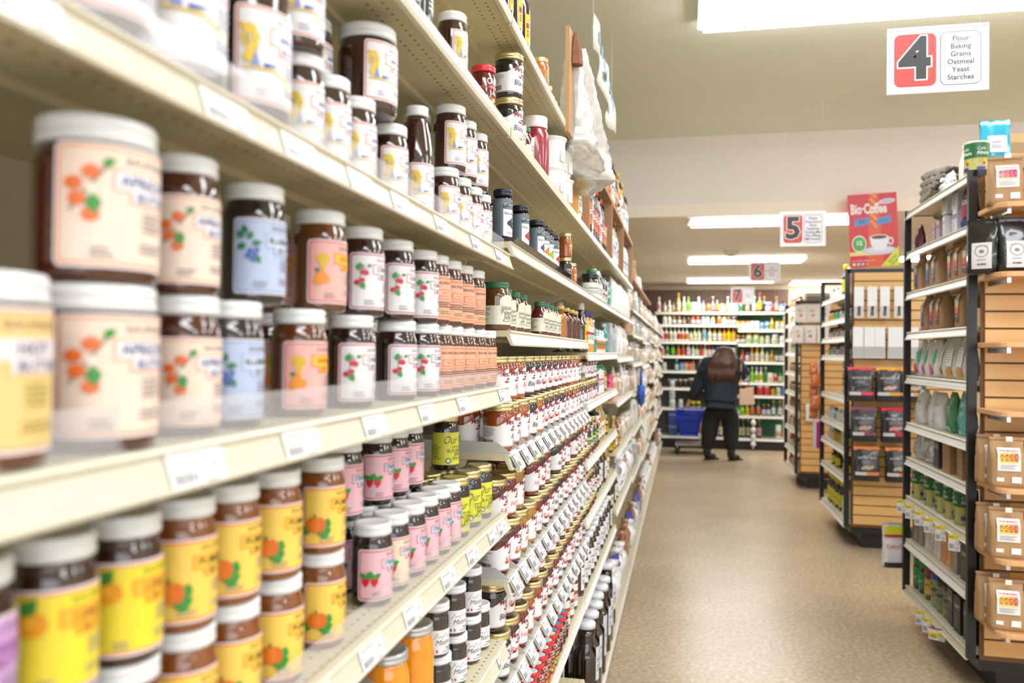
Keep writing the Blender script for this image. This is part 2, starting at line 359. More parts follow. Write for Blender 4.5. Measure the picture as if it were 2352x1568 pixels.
def crofter_label(w, h):
    c = Cv(w, h); c.rect(0, h*.62, w, h*.66, '#c42a30'); c.text("CROFTER'S", w*.5, h*.8, w*.16, '#f6f2ee', fit=w*.5, bold=.02); c.rect(w*.28, h*.6, w*.72, h*.7, '#d42a32'); c.text('Premium Spread', w*.5, h*.65, w*.06, '#fff', fit=w*.36)
    c.text('Strawberry', w*.48, h*.48, w*.09, '#f2dfe0', fit=w*.36)
    for i in range(16):
        c.ell(w*random.uniform(.3, .75), h*random.uniform(.06, .36), w*.04, w*.045, random.choice(('#e8602c', '#b9cf3a', '#9cc238', '#ee7a30', '#d8342c')), i in (0, 5, 10))
    return c
def generic_label(w, h, bg, ac, tc='#555860', title=None, sub=None):
    c = Cv(w, h); c.rr(0, 0, w, h, w*.03, bg); c.rect(w*.08, h*.52, w*.92, h*.7, ac)
    if title: c.text(title, w*.5, h*.61, w*.16, tc, fit=w*.7, bold=.01)
    else: c.lines(w*.2, w*.85, h*.59, 1, 1, h*.05, tc)
    c.lines(w*.15, w*.85, h*.42, 3, h*.08, h*.03, tc); c.ell(w*.5, h*.84, w*.1, h*.06, ac); return c

# ------------------------------------------------------------------ jar and bottle prototypes
def prof_jar(r, h, lh, neck=.87):
    z = h-lh
    return [(r*.88, 0), (r*.97, .003), (r, .009), (r, z*.82), (r*.985, z*.87), (r*.93, z*.93), (r*neck, z*.97), (r*neck, z+.001)]
def lid_mesh(name, r, h, m, col2=None, ribs=True, top=None):
    mb = MB(); p = [(r*.93, 0), (r, .0015), (r, h*.35), (r*.975, h*.42), (r*.975, h*.5), (r*.995, h*.56), (r*.995, h*.86), (r*.95, h*.985), (r*.84, h), (r*.8, h-.0012), (0, h-.0012)]
    mb.lathe(p, 40, 0); 
    ms = [m]
    if top: mb.lathe([(r*.72, h-.0006), (0, h-.0005)], 32, 1, cap=False); ms.append(top)
    return mb.mesh(name, ms)
PB = {}
def proto(key, build):
    if key not in PB: PB[key] = [build, None]
def use(key, x, y, z, rz, label, cat, group=None):
    b = PB[key]
    if b[1] is None: o = b[1] = b[0]()
    else: o = copy_tree(b[1])
    o.location = (x, y, z); o.rotation_euler = (0, 0, rz); o.scale = (1, 1, 1); tag(o, label, cat, group); return o
def child(name, me, parent, loc=(0, 0, 0), rz=0):
    o = bpy.data.objects.new(name, me); C.objects.link(o); o.parent = parent; o.location = loc; o.rotation_euler.z = rz; return o
def jar(name, r, h, body, lid, cv=None, lz=.015, lh=.022, lr=.95, prof=None, seg=48, neckr=.87, lr2=None, top=None, rough=.1, coat=1., labr=None, bvar=.25):
    def build():
        t = thing(name, None, None)
        p = prof or prof_jar(r, h, lh, neckr)
        bm_ = M(body, rough, 0, coat, var=bvar, scale=40) if isinstance(body, str) else body
        child('glass_jar', MB().lathe(p, seg).mesh('glass_jar', bm_), t)
        child('lid', lid_mesh('lid', r*lr, lh, lid, top=top), t, (0, 0, h-lh))
        if cv:
            cvs = cv if isinstance(cv, list) else [cv]
            c = cvs[0]; o = child('label', c.mesh('label', r=labr or r, r2=lr2, z0=lz, step=360/seg), t)
        return t
    return build
BR = '#3b1c12'; DK = '#1d1114'; OR = '#8a4a10'
W, H = .102, .098
proto('apricot_big', jar('apricot_butter_jar', .056, .157, '#48200f', WLID, fruit_label(.125, .115, '#fae3d2', '#f8a87e', a_apricot, 'APRICOT BUTTER', '#3f5c96', '#f4eef2', '#f8a87e'), .014, .026, .97))
proto('tan_big', jar('peach_butter_jar', .056, .157, '#5a2a10', WLID, fruit_label(.125, .115, '#f3cf8b', '#f5b08a', a_none, 'HOT BUTTER', '#4a5a80', '#efe6ea', '#f3cf8b', lc='#9aa23a'), .014, .026, .97))
def FL(k, key, name, bg, bd, art, title, tc, box, boxb, body=BR, r=.0405, h=.157, lid=None, **kw):
    proto(key, jar(name, r, h, body, lid or WLID, fruit_label(W*r/.0405, H*(h/.157), bg, bd, art, title, tc, box, boxb, **kw), .012, .022, .95))
FL(0, 'apricot', 'apricot_butter_jar', '#fae3d2', '#f8a87e', a_apricot, 'APRICOT BUTTER', '#3f5c96', '#f4eef2', '#f8a87e', '#48200f')
FL(0, 'blueberry', 'blueberry_butter_jar', '#bccbea', '#87a5d8', a_blue, 'BLUEBERRY BUTTER', '#2d3f6b', '#dde6f6', '#87a5d8', DK)
FL(0, 'honey', 'honey_pear_butter_jar', '#f7b9b2', '#e0505a', a_honey, 'HONEY BUTTER', '#c8641c', '#ffc640', '#ee7040', '#5c3013')
FL(0, 'cherry', 'cherry_butter_jar', '#f1eff3', '#c13a63', a_cherry, 'CHERRY BUTTER', '#4a4a58', '#f4f2f5', '#c13a63', '#2a1113')
proto('peach', jar('peach_butter_jar', .0405, .157, '#4a2413', WLID, text_label(W, H, '#f7b698', '#ee6a3c', 'PEACH'), .012, .022, .95))
AB = dict(bg='#f3f1f4', bd='#e8744e', art=a_figure, title='APPLE BUTTER', tc='#3350a0', box='#f3f1f4', boxb='#e8744e', hd='#7c87ad', lc='#a9aec6')
proto('apple', jar('apple_butter_jar', .0375, .157, '#351a12', WLID, fruit_label(.094, .1, **AB), .012, .022, .95))
proto('apple_wide', jar('apple_butter_jar', .0405, .162, '#351a12', WLID, fruit_label(.1, .105, **AB), .014, .022, .95))
proto('apple_big', jar('apple_butter_jar', .056, .165, '#351a12', WLID, fruit_label(.1, .11, **AB), .02, .026, .97))
proto('apple_giant', jar('apple_butter_jar', .056, .22, '#351a12', WLID, fruit_label(.12, .15, **AB), .03, .026, .97))
proto('apple_jug', jar('apple_butter_jug', .056, .3, '#351a12', WLID, fruit_label(.11, .125, **AB), .03, .024, .55,
      prof=[(.05, 0), (.055, .006), (.056, .012), (.056, .17), (.053, .19), (.042, .225), (.03, .255), (.028, .277)]))
proto('apple_bottle', jar('apple_butter_bottle', .0375, .245, '#351a12', WLID, fruit_label(.094, .1, **AB), .018, .022, .66,
      prof=[(.034, 0), (.037, .004), (.0375, .01), (.0375, .13), (.0355, .15), (.03, .18), (.024, .205), (.022, .224)]))
cr = dict(r=.0375, h=.148); W = .118
FL(0, 'pumpkin', 'pumpkin_butter_jar', '#ffd964', '#f2803a', a_pumpkin, 'PUMPKIN BUTTER', '#5c4a2a', '#ffd24e', '#f2803a', '#7a4212', hd='#6b5a2a', **cr)
FL(0, 'lemon', 'lemon_butter_jar', '#f8e33e', '#f6a08a', a_lemon, 'LEMON BUTTER', '#b0742a', '#ffc43a', '#f0842a', '#33190f', hd='#7a8a2a', **cr)
FL(0, 'grape', 'grape_butter_jar', '#d3a6dc', '#e3b8e4', a_none, 'GRAPE BUTTER', '#8a5a9a', '#cf9ad8', '#d9b0e0', '#2a1512', hd='#9a6aa8', **cr)
FL(0, 'strawberry', 'strawberry_butter_jar', '#f3c3cf', '#d6384c', a_straw, 'STRAWBERRY BUTTER', '#3c4f8c', '#dfe6f3', '#d6384c', '#261215', **cr)
FL(0, 'strawberry_cream', 'strawberry_butter_jar', '#efdfc6', '#cf4a50', a_straw, 'STRAWBERRY BUTTER', '#3c4f8c', '#ece6e4', '#cf4a50', '#261215', **cr)
proto('via_black', jar('blackberry_jam_jar', .0365, .148, '#161018', GOLD, via_label(.15, .085, 'BLACKBERRY', 'JAM'), .015, .02, .95))
proto('via_triple', jar('triple_berry_jam_jar', .0365, .148, '#1c1120', GOLD, via_label(.15, .085, 'TRIPLE', 'JAM'), .015, .02, .95))
for k, nm, fl, fc, body, dot in (('m_apple', 'apple_jam_jar', 'Apple', '#d0567a', '#8c3b10', None), ('m_black', 'blackberry_jam_jar', 'Blackberry', '#3a3a46', '#181015', None), ('m_rasp', 'raspberry_jam_jar', 'Raspberry', '#e07a8a', '#3a0e14', '#a02038'),
        ('m_peach', 'peach_jam_jar', 'Peach', '#e58a6a', '#98500c', None), ('m_hot', 'hot_pepper_jam_jar', 'Hot Pepper', '#e28a9a', '#6a1a14', None), ('m_mango', 'mango_jam_jar', 'Mango', '#e58a7a', '#9c6a12', None), ('m_frog', 'fruit_jam_jar', 'F.R.O.G.', '#c06a8a', '#4a1614', '#e0483a')):
    proto(k, jar(nm, .047, .142, body, GOLD, miller_label(.235, .09, fl, fc, dot), .016, .022, .99, seg=48,
          prof=[(.037, 0), (.0415, .004), (.043, .012), (.047, .1), (.0465, .108), (.043, .114), (.0445, .12)], labr=.0434, lr2=.0471))
for k, ti, body, ac in (('d_black', 'Black Raspberry', '#1a1014', '#2f3850'), ('d_fruit', 'Four Fruits', '#230f12', '#c0392f'), ('d_plum', 'Black Cherry', '#24101a', '#5a4a8a'), ('d_apri', 'Orange', '#8e4c14', '#e88a2a'), ('d_lime', 'Fig', '#8a5418', '#9ac03a'), ('d_red', 'Red Raspberry', '#4a1210', '#c83030')):
    proto(k, jar('french_preserve_jar', .03, .178, body, M('#2a2c34', .3, .3), dalf_label(.17, .125, ti, ac), .022, .022, .98, seg=48,
          prof=[(.026, 0), (.0285, .006), (.0285, .016), (.03, .022), (.03, .125), (.0295, .135), (.025, .148), (.025, .156)]))
proto('relish', jar('pepper_jelly_jar', .034, .135, '#5a2c14', M('#2f6a4c', .4), arch_label(.19, .085), .018, .018, .62, seg=48,
      prof=[(.031, 0), (.0335, .004), (.034, .012), (.034, .075), (.031, .09), (.023, .106), (.0195, .112), (.0195, .118)]))
proto('relish_red', jar('pepper_jelly_jar', .034, .135, '#5a0f16', M('#2f6a4c', .4), arch_label(.19, .085), .018, .018, .62, seg=48,
      prof=[(.031, 0), (.0335, .004), (.034, .012), (.034, .075), (.031, .09), (.023, .106), (.0195, .112), (.0195, .118)]))
proto('relish_big', jar('apple_relish_jar', .046, .145, '#5c3412', M('#2f6a4c', .4), arch_label(.25, .09), .018, .02, .85, seg=48))
proto('matia', jar('blueberry_jam_jar', .034, .125, '#2a2328', M('#dfe3ea', .3, 0, .3), script_label(.09, .055), .01, .02, 1.02, neckr=.95))
def annie(w, h):
    c = Cv(w, h); c.rr(0, 0, w, h, w*.02, '#efefef'); c.rr(w*.06, h*.1, w*.94, h*.9, w*.02, '#55555a'); c.rr(w*.075, h*.12, w*.925, h*.88, w*.02, '#efefef'); c.text("ANNIE B'S", w*.5, h*.72, w*.1, '#55555c'); c.text('Peaches', w*.5, h*.42, w*.18, '#55555c', shear=.2); return c
proto('peaches', jar('peach_half_jar', .044, .25, '#e8920e', M('#bfc3c8', .3, .6), annie(.1, .09), .03, .02, .95, rough=.05))
proto('crofter', jar('strawberry_spread_jar', .034, .132, '#5c1014', M('#d8262e', .3, 0, .3), crofter_label(.15, .1), .006, .018, 1.0, top=M('#dfe8ee', .4)))
proto('crofter_blue', jar('berry_spread_jar', .031, .12, '#240f1c', M('#d8262e', .3, 0, .3), crofter_label(.14, .09), .006, .018, 1.0, top=M('#5aa0d0', .4)))
proto('amber_gold', jar('orange_blossom_honey_jar', .031, .115, '#8a4310', GOLD, generic_label(.05, .06, '#c8702c', '#e8c890', '#f0e0c0'), .02, .016, .95))
proto('dark_gold', jar('molasses_jar', .033, .12, '#20140e', GOLD, generic_label(.09, .07, '#35312c', '#8a8374', '#d0c8b4'), .02, .016, .95))
proto('white_jar', jar('coconut_spread_jar', .033, .13, '#c9c4b4', WLID, generic_label(.15, .08, '#f2f2ee', '#d8e0d4'), .02, .02, .98))
def bprof(r, h, nr, sh=.55, nl=.14):
    return [(r*.88, 0), (r*.98, .004), (r, .012), (r, h*sh), (r*.93, h*(sh+.07)), (r*.62, h*(sh+.16)), (nr, h*(1-nl-.02)), (nr, h*(1-nl*.5))]
def bottle(name, r, h, body, cap, cv=None, lz=.02, nr=.012, sh=.55, capr=None, caph=.02, seg=24, rough=.08, coat=1., capmat=None):
    def build():
        t = thing(name, None, None)
        child('bottle_body', MB().lathe(bprof(r, h-caph*.4, nr, sh), seg).mesh('bottle_body', M(body, rough, 0, coat)), t)
        cr_ = capr or nr*1.2
        child('cap', MB().lathe([(cr_, 0), (cr_, caph*.8), (cr_*.9, caph), (0, caph)], 16).mesh('cap', M(cap, .35)), t, (0, 0, h-caph))
        if cv: child('label', cv.mesh('label', r=r, z0=lz, step=360/seg, off=.0006), t)
        return t
    return build
# ------------------------------------------------------------------ bag prototypes (thickness tapering to a sealed or folded top)
def bag_mb(w, d, h, kind='pouch', seed=1, crumple=.004, n=9, m=10):
    "faces +X ; w along Y, d along X"
    rnd = random.Random(seed); mb = MB(); rings = []
    for j in range(m+1):
        t = j/m; z = h*t
        if kind == 'pouch':
            dd = d/2*(math.sin(min(1, (1-t)*1.25)*PI/2)**.8)*(.75+.25*min(1, t*5)); ww = w/2*(1-.06*math.sin(PI*t))
        elif kind == 'gusset':
            dd = d/2*(1 if t < .62 else max(.04, 1-(t-.62)/.38)); ww = w/2*(1-.03*t)
        elif kind == 'tied':
            dd = d/2*(math.sin(PI*min(1, t/1.0))**.35 if t < .8 else .3+.5*(t-.8)/.2)*(.85 if t < .1 else 1); ww = w/2*(1 if t < .6 else (max(.22, 1-(t-.6)/.22*.75) if t < .82 else .25+.6*(t-.82)/.18))
            dd = max(dd, .004)
        else: dd = d/2*max(.05, math.sin(PI*(.08+.84*t))**.6); ww = w/2*(1-.04*math.sin(PI*t))
        ring = []; N = 4*n
        for i in range(N):
            a = 2*PI*i/N; e = .45 if kind == 'gusset' else .62
            x = math.copysign(abs(math.cos(a))**e, math.cos(a))*dd; y = math.copysign(abs(math.sin(a))**e, math.sin(a))*ww
            k = crumple*(rnd.random()-.5)*2*(1 if .05 < t < .98 else .2)
            ring.append((x+k, y+k*.5, z))
        rings.append(ring)
    vs = [p for r in rings for p in r]; N = 4*n; fs = []
    for j in range(m):
        for i in range(N): fs.append((j*N+i, j*N+(i+1) % N, (j+1)*N+(i+1) % N, (j+1)*N+i))
    fs.append(tuple(range(N))[::-1]); fs.append(tuple(range(m*N, (m+1)*N)))
    return mb.add(vs, fs, 0, True)
def bag(name, w, d, h, col, kind='pouch', cv=None, lz=.05, rough=.4, coat=0., seal=None, seed=1, crumple=.0035, mat=None, tilt=0., loff=None, extra=None):
    def build():
        t = thing(name, None, None)
        child('bag_body', bag_mb(w, d, h, kind, seed, crumple).mesh('bag_body', mat or M(col, rough, 0, coat, var=.05)), t)
        if seal: child('sealed_top', MB().box(-d*.03-.002, d*.03+.002, -w*.49, w*.49, h*.93, h*1.03).mesh('sealed_top', M(seal, .35)), t)
        if kind == 'gusset': child('folded_top', MB().box(-.007, .009, -w*.5, w*.5, h*.965, h*1.02).mesh('folded_top', mat or M(col, rough)), t)
        if cv:
            x0 = d/2+.004 if loff is None else loff
            if kind == 'gusset':
                def fn(x, y, o):
                    z = lz+y; tt = z/h; dx = x0 if tt < .6 else d/2*max(.04, 1-(tt-.62)/.38)+.008
                    return (dx+o, x, z)
            else:
                def fn(x, y, o):
                    z = lz+y; tt = z/h; a = abs(x)/(w/2)
                    dd = d/2*(math.sin(min(1, (1-tt)*1.25)*PI/2)**.8)*(.75+.25*min(1, tt*5))
                    return (dd*max(0, 1-a**3.2)**.31*1.0+.005+o, x, z)
            me = cv.mesh('printed_label', fn=fn, grid=w/9, gridz=h/12, z00=lz)
            child('printed_label', me, t)
        return t
    return build
ORD = ['first', 'second', 'third', 'fourth', 'fifth', 'sixth', 'seventh', 'eighth', 'ninth', 'tenth', 'eleventh', 'twelfth', 'thirteenth', 'fourteenth', 'fifteenth', 'sixteenth', 'seventeenth', 'eighteenth', 'nineteenth', 'twentieth']
ORD += ['twenty-'+o for o in ORD[:9]]+['thirtieth']+['thirty-'+o for o in ORD[:9]]+['fortieth']+['forty-'+o for o in ORD[:9]]
def jit(a=.12): return random.uniform(-a, a)
LOOK = {}
def row(items, where, group, cat='jar', rz=0., ja=.12, start='the near end'):
    "items: (proto, look, x, y, z)"
    items = sorted(items, key=lambda q: q[3])
    for i, (k, look, x, y, z) in enumerate(items):
        c = cat
        if isinstance(look, tuple): look, c = look
        use(k, x, y, z, rz+jit(ja), f'{look}, {ORD[i]} along the {where}', c, group)


# ------------------------------------------------------------------ the room
XW = -1.05
struct('floor', MB().box(XW-.1, 7, -4, 13.7, -.1, 0), FLOOR)
CEIL = M('#e9ead6', .8, scale=3, var=.03); CEIL2 = M('#ece3d2', .8, scale=3, var=.03); SOFF = M('#e6ddd4', .8, scale=3, var=.03)
struct('ceiling', MB().box(XW-.1, 7, -4, 6.75, 3.30, 3.40), CEIL)
struct('ceiling_low', MB().box(XW-.1, 7, 6.75, 13.7, 2.64, 2.74), CEIL2).name = 'ceiling.001'
struct('wall_soffit', MB().box(XW-.1, 7, 6.75, 6.85, 2.74, 3.30), SOFF)
struct('wall_left', MB().box(XW-.1, XW, -4, 13.7, 0, 3.40), M('#d2ccb8', .8, scale=3))
struct('wall_right', MB().box(7, 7.1, -4, 13.7, 0, 3.40), M('#dfdad0', .8, scale=3))
struct('wall_back', MB().box(XW, 7, 13.6, 13.7, 0, 2.70), M('#e0cfb4', .8, scale=3))
struct('wall_front', MB().box(XW, 7, -4.1, -4, 0, 3.40), M('#e2e0da', .8, scale=3))
FILL_GLOW = M('#eef4ff', .4, var=0, emit=FILL)  # glowing panels added behind the camera as fill light, no windows known there
for i, x in enumerate((-.6, 1.9, 4.4)):
    fp = MB().box(x, x+2.2, -3.995, -3.985, .7, 2.9); o = fp.build('fill_panel_%d' % (i+1), FILL_GLOW); o['kind'] = 'structure'
    fr = MB().box(x-.05, x, -4, -3.96, .65, 2.95).box(x+2.2, x+2.25, -4, -3.96, .65, 2.95).box(x, x+2.2, -4, -3.96, .65, .7).box(x, x+2.2, -4, -3.96, 2.9, 2.95).build('fill_panel_frame', WHITESTEEL, o)
DIFF = M('#f5f8ff', .4, var=0, emit=LIGHT); DIFF2 = M('#fcfbfa', .4, var=0, emit=LOWLIGHT)
def light(x0, x1, y0, y1, zc, label, group=None, th=1):
    t = thing('ceiling_light', label, 'light', ((x0+x1)/2, (y0+y1)/2, zc))
    a = (x1-x0)/2; b = (y1-y0)/2
    MB().box(-a, a, -b, b, -.02*th, 0).build('housing', M('#efeee8', .4), t)
    MB().extr([(-b, -.02*th), (-b*.98, -.07*th), (-b*.85, -.09*th), (b*.85, -.09*th), (b*.98, -.07*th), (b, -.02*th)], -a+.02, a-.02).build('diffuser', DIFF if th == 1 else DIFF2, t, rz=PI/2)
    for sx in (-1, 1): MB().box(sx*a-.012, sx*a+.012, -b, b, -.06*th, -.0).build('end_cap', M('#d8d6cc', .4), t)
    if group: t['group'] = group
light(.07, 2.75, 3.86, 4.38, 3.30, 'large bright fluorescent ceiling light above the aisle, nearest one in view')
light(.04, 1.37, 6.87, 7.16, 2.64, 'long fluorescent ceiling light just behind the soffit and the number 5 sign', th=.4)
light(.04, 1.38, 9.62, 10.08, 2.64, 'fluorescent ceiling light just behind the round smoke detector', th=.4)
light(.04, 1.35, 12.35, 12.8, 2.64, 'farthest fluorescent ceiling light of the main aisle, above the number 7 sign', th=.4)
light(2.39, 3.7, 9.62, 10.08, 2.64, 'fluorescent ceiling light past the red coffee poster, over the next aisle', th=.4)
light(2.39, 3.7, 6.87, 7.16, 2.64, 'added fluorescent ceiling light hidden behind the near gondola, over the next aisle', th=.4)  # extra fixture, added to brighten the far part of the shop
light(1.62, 2.9, 12.9, 13.3, 2.64, 'small far fluorescent light beside the brown back wall, right of the aisle', th=.4)
for i, (x, y) in enumerate(((.07, 1.2), (.07, -1.6), (3.6, 4.0), (3.6, 1.2), (3.6, -1.6))):
    light(x, x+2.68, y, y+.52, 3.30, 'fluorescent ceiling light out of frame above the shop floor', 'lights above the shop floor outside the frame')
# smoke detector
t = thing('smoke_detector', 'round white smoke detector on the low ceiling', 'smoke detector', (.51, 9.12, 2.64))
MB().lathe([(.09, 0), (.09, -.012), (.07, -.035), (.045, -.04)][::-1], 24).build('detector_body', M('#dcd5c6', .5), t)
MB().lathe([(.036, -.052), (.04, -.04)], 20).build('sensor_cap', M('#a89f90', .5), t)
# aisle signs
def sign(x0, x1, y, z0, z1, num, lst, label, ztop, shear=0.):
    w = x1-x0; h = z1-z0; t = thing('aisle_sign', label, 'sign', ((x0+x1)/2, y, z0), -PI/2)
    c = Cv(w, h); c.rr(0, 0, w, h, .008, '#ecebee'); c.rr(w*.05, h*.07, w*.49, h*.93, .02, '#d33a32')
    c.text(num, w*.27, h*.5, h*.92, '#f6e8e4', bold=.06); c.text(num, w*.27, h*.5, h*.92, '#17171b', bold=.035)
    c.rr(w*.53, h*.07, w*.95, h*.93, .02, '#3d4258'); c.rr(w*.537, h*.08, w*.943, h*.92, .018, '#ecebef')
    n = len(lst)
    for i, s_ in enumerate(lst): c.text(s_, w*.74, h*(.5+.125*((n-1)/2-i)*6/max(6, n)), h*.115, '#33364a', fit=w*.36, bold=.012)
    MB().box(-.002, .0004, -w/2, w/2, 0, h).build('sign_board', M('#ecebee', .4), t)
    put_label(c, 'sign_print', t, off=.0006, dl=.0002)
    mb = MB(); q = .008
    mb.box(-.004, .004, -w/2-q, w/2+q, -q, 0); mb.box(-.004, .004, -w/2-q, w/2+q, h, h+q); mb.box(-.004, .004, -w/2-q, -w/2, 0, h); mb.box(-.004, .004, w/2, w/2+q, 0, h)
    mb.build('clear_holder', clear('acrylic_edge', .35, (.9, .93, .95, 1)), t)
    for s_ in (-1, 1): MB().tube((0, s_*w*.44, h), (0, s_*w*.44, ztop-z0), .0008, 6).build('hanging_cord', M('#f2f2f2', .5), t)
sign(.659, .95, 2.83, 2.372, 2.575, '4', ['Flour', 'Baking', 'Grains', 'Oatmeal', 'Yeast', 'Starches'], 'red and white aisle 4 sign in clear holder, flour and baking list', 3.30)
sign(.676, .965, 5.95, 2.28, 2.51, '5', ['Pasta', 'Pasta Sauces', 'Rice', 'Gelatins', 'Pudding Mix', 'Pie Filling', 'Milk Powder'], 'red and white aisle 5 sign hanging in front of the soffit', 3.30)
sign(.657, .949, 8.5, 2.25, 2.445, '6', ['Nuts', 'Dried Fruits', 'Beans', 'Seeds'], 'red and white aisle 6 sign hanging below the second low light', 2.64)
sign(.624, .913, 11.1, 2.18, 2.395, '7', ['Cereal', 'Candy'], 'aisle 7 sign hanging in front of the back wall bottles', 2.64)
# paper banner on the left
def banner():
    t = thing('paper_banner', 'wavy white paper banner with blue lettering hanging above the left shelves', 'banner', (-.4, 3.95, 2.8))
    vs = []; fs = []; N = 26
    for i in range(N+1):
        u = i/N; y = -.49+1.0*u; x = .018*math.sin(i*.55)
        z0 = .03-.12*u+.012*math.sin(i*.8); z1 = .19-.1*u-(.0 if u < .9 else (u-.9)*.6)
        for z in (z0, z1): vs += [(x-.002, y, z), (x+.002, y, z)]
    for i in range(N):
        a = i*4; fs += [(a+1, a+3, a+7, a+5), (a, a+4, a+6, a+2), (a, a+1, a+5, a+4), (a+2, a+6, a+7, a+3)]
    MB().add(vs, fs, 0, True).build('banner_sheet', M('#e6e6da', .7), t)
    for k in range(7):
        y = -.42+.12*k; z = .09-.11*(y+.49)
        MB().box(.019, .0215, y, y+.06, z, z+.05).build('blue_lettering', M('#8db0cf', .7), t)
    for y in (-.47, .45): MB().tube((0, y, .1), (0, y, .5), .001).build('hanging_cord', M('#f2f2f2', .5), t)
banner()

# ------------------------------------------------------------------ shelf hardware
def lipprof(z, big=True):
    "front rail of a shelf whose deck top is z, front edge x = 0"
    if big: return [(-.004, z), (.006, z+.001), (.010, z-.004), (.005, z-.009), (.006, z-.012), (.0145, z-.038), (.0185, z-.041), (.0175, z-.045), (.008, z-.044), (-.004, z-.02)]
    return [(-.004, z), (.003, z), (.004, z-.02), (.001, z-.03), (-.01, z-.03), (-.01, z-.026), (-.004, z-.024)]
def tagmesh(kind=0):
    k = ('tag', kind)
    if k in TX: return TX[k]
    w, h = ((.095, .036), (.036, .034), (.05, .075), (.075, .06), (.085, .052))[kind]
    c = Cv(w, h); c.rr(0, 0, w, h, .0015, '#f6f6f8')
    if kind == 2: c.rect(0, h*.72, w, h, '#f3e13a')
    if kind == 3: c.rect(0, h*.2, w*.75, h*.6, '#f2e22c'); c.rect(0, h*.88, w, h, '#b83a3c', False)
    c.lines(w*.08, w*.7, h*.8, 1, 1, h*.06, '#888890'); c.bars(w*.08, w*.5, h*.12, h*.42, 10, '#55565e'); c.text('5.29', w*.76, h*.5, h*.3, '#50525e', fit=w*.36)
    c.lines(w*.6, w*.9, h*.2, 2, h*.14, h*.05, '#9a9aa2')
    me = c.mesh('price_tag', off=.0012, dl=.0001)
    bm = bmesh.new(); bm.from_mesh(me)                     # paper thickness
    bm.to_mesh(me); bm.free(); TX[k] = me; return me
def put_tag(parent, x, y, z, kind=1, tilt=-.32, rz=0):
    o = bpy.data.objects.new('price_tag', tagmesh(kind)); C.objects.link(o); o.parent = parent
    o.location = (x, y, z); o.rotation_euler = (0, tilt, rz); return o
def shelf(unit, y0, y1, z, depth=.42, big=True, tags=(), fence=False, kind=1, mat=None, x=0, strip=False):
    "unit origin at the front line x = 0"
    mb = MB(); mb.box(x-depth, x-.004, y0, y1, z-.018, z, 0)
    mb.box(x-.16, x-.145, y0, y1, z-.03, z-.018, 0)
    L = len(lipprof(z, big)); mb.extr([(x+a, b) for a, b in lipprof(z, big)], y0, y1, 1)
    s_ = mb.build('shelf', [mat or STEEL, CREAM], unit)
    for y in tags: put_tag(s_, x+.0168, y, z-.0405 if kind != 0 else z-.042, kind, tilt=-.32)
    if strip:
        MB().add([(x+.007, y0+.02, z-.014), (x+.007, y1-.02, z-.014), (x+.0155, y1-.02, z-.038), (x+.0155, y0+.02, z-.038)], [(0, 1, 2, 3)]).build('tag_strip', STRIP, s_)
    if fence: MB().box(x-.012, x-.0095, y0+.02, y1-.01, z, z+.045).build('clear_fence', CLEAR, s_)
    for y in (y0+.012, y1-.012):
        MB().extr([(x-depth, z-.018), (x-.12, z-.018), (x-.13, z-.04), (x-.2, z-.065), (x-depth, z-.09)], y-.004, y+.004).build('shelf_bracket', CREAM2, s_)
    return s_
def m_strip():
    m, nt, b, tc = nodes('paper_tag_strip')
    n = nt.nodes.new('ShaderNodeTexBrick'); n.inputs['Scale'].default_value = 9; n.inputs['Color1'].default_value = lin('#f4f4f4'); n.inputs['Color2'].default_value = lin('#e4e5e8'); n.inputs['Mortar'].default_value = lin('#cfcaba'); n.inputs['Mortar Size'].default_value = .03
    mp = nt.nodes.new('ShaderNodeMapping'); mp.inputs['Rotation'].default_value = (PI/2, 0, PI/2); nt.links.new(tc.outputs['Object'], mp.inputs[0]); nt.links.new(mp.outputs[0], n.inputs['Vector'])
    nt.links.new(n.outputs['Color'], b.inputs['Base Color']); b.inputs['Roughness'].default_value = .35
    return m
STRIP = m_strip()
K = .63; DAT = .555      # the left run is drawn at 1 : .63 and brought to true size when it is set in place (its floor is FL0 in drawing units)
FL0 = -DAT/K; ZB0 = -.614
LEFT0 = set(o.name for o in C.objects)
FX = -.5   # front line of the left shelves
def unit(y0, y1, label, h=2.6, base=True):
    t = thing('shelving_unit', label, 'shelving', (FX, (y0+y1)/2, 0)); hy = (y1-y0)/2
    MB().box(-.46, -.44, -hy, hy, FL0+.1, h).build('back_panel', CREAM2, t)
    for y in (-hy+.012, hy-.012): MB().box(-.44, -.41, y-.012, y+.012, FL0, h).build('upright', CREAM, t)
    if base:
        s_ = MB().box(-.44, -.004, -hy, hy, ZB0-.02, ZB0, 0).box(-.44, -.03, -hy, hy, FL0+.07, ZB0-.02, 1).extr(lipprof(ZB0), -hy, hy, 1).build('base_deck', [STEEL, CREAM], t)
        MB().add([(.007, -hy+.02, ZB0-.014), (.007, hy-.02, ZB0-.014), (.0155, hy-.02, ZB0-.038), (.0155, -hy+.02, ZB0-.038)], [(0, 1, 2, 3)]).build('tag_strip', STRIP, s_)
        MB().box(-.44, -.06, -hy, hy, FL0, FL0+.08).build('kick_plate', BLACK, t)
    return t
def rel(ys, c): return [y-c for y in ys]
ZA, ZB, ZCs, ZD, ZE, ZF = 1.782, 1.402, 1.036, 2.155, 2.485, .67
c1 = .95; u1 = unit(-.35, 2.25, 'cream steel shelving bay nearest the camera, stocked with fruit butters')
shelf(u1, -1.3, 1.3, ZE, big=False); shelf(u1, -1.3, 1.3, ZD, big=False)
shelf(u1, -1.3, 1.3, ZA, fence=True, kind=0, tags=rel([.5, .78, .95, 1.15, 1.33, 1.57, 1.85, 2.1], c1))
shelf(u1, -1.3, 1.3, ZB, fence=True, kind=0, tags=rel([.42, .735, .965, 1.22, 1.49, 1.755, 2.16], c1))
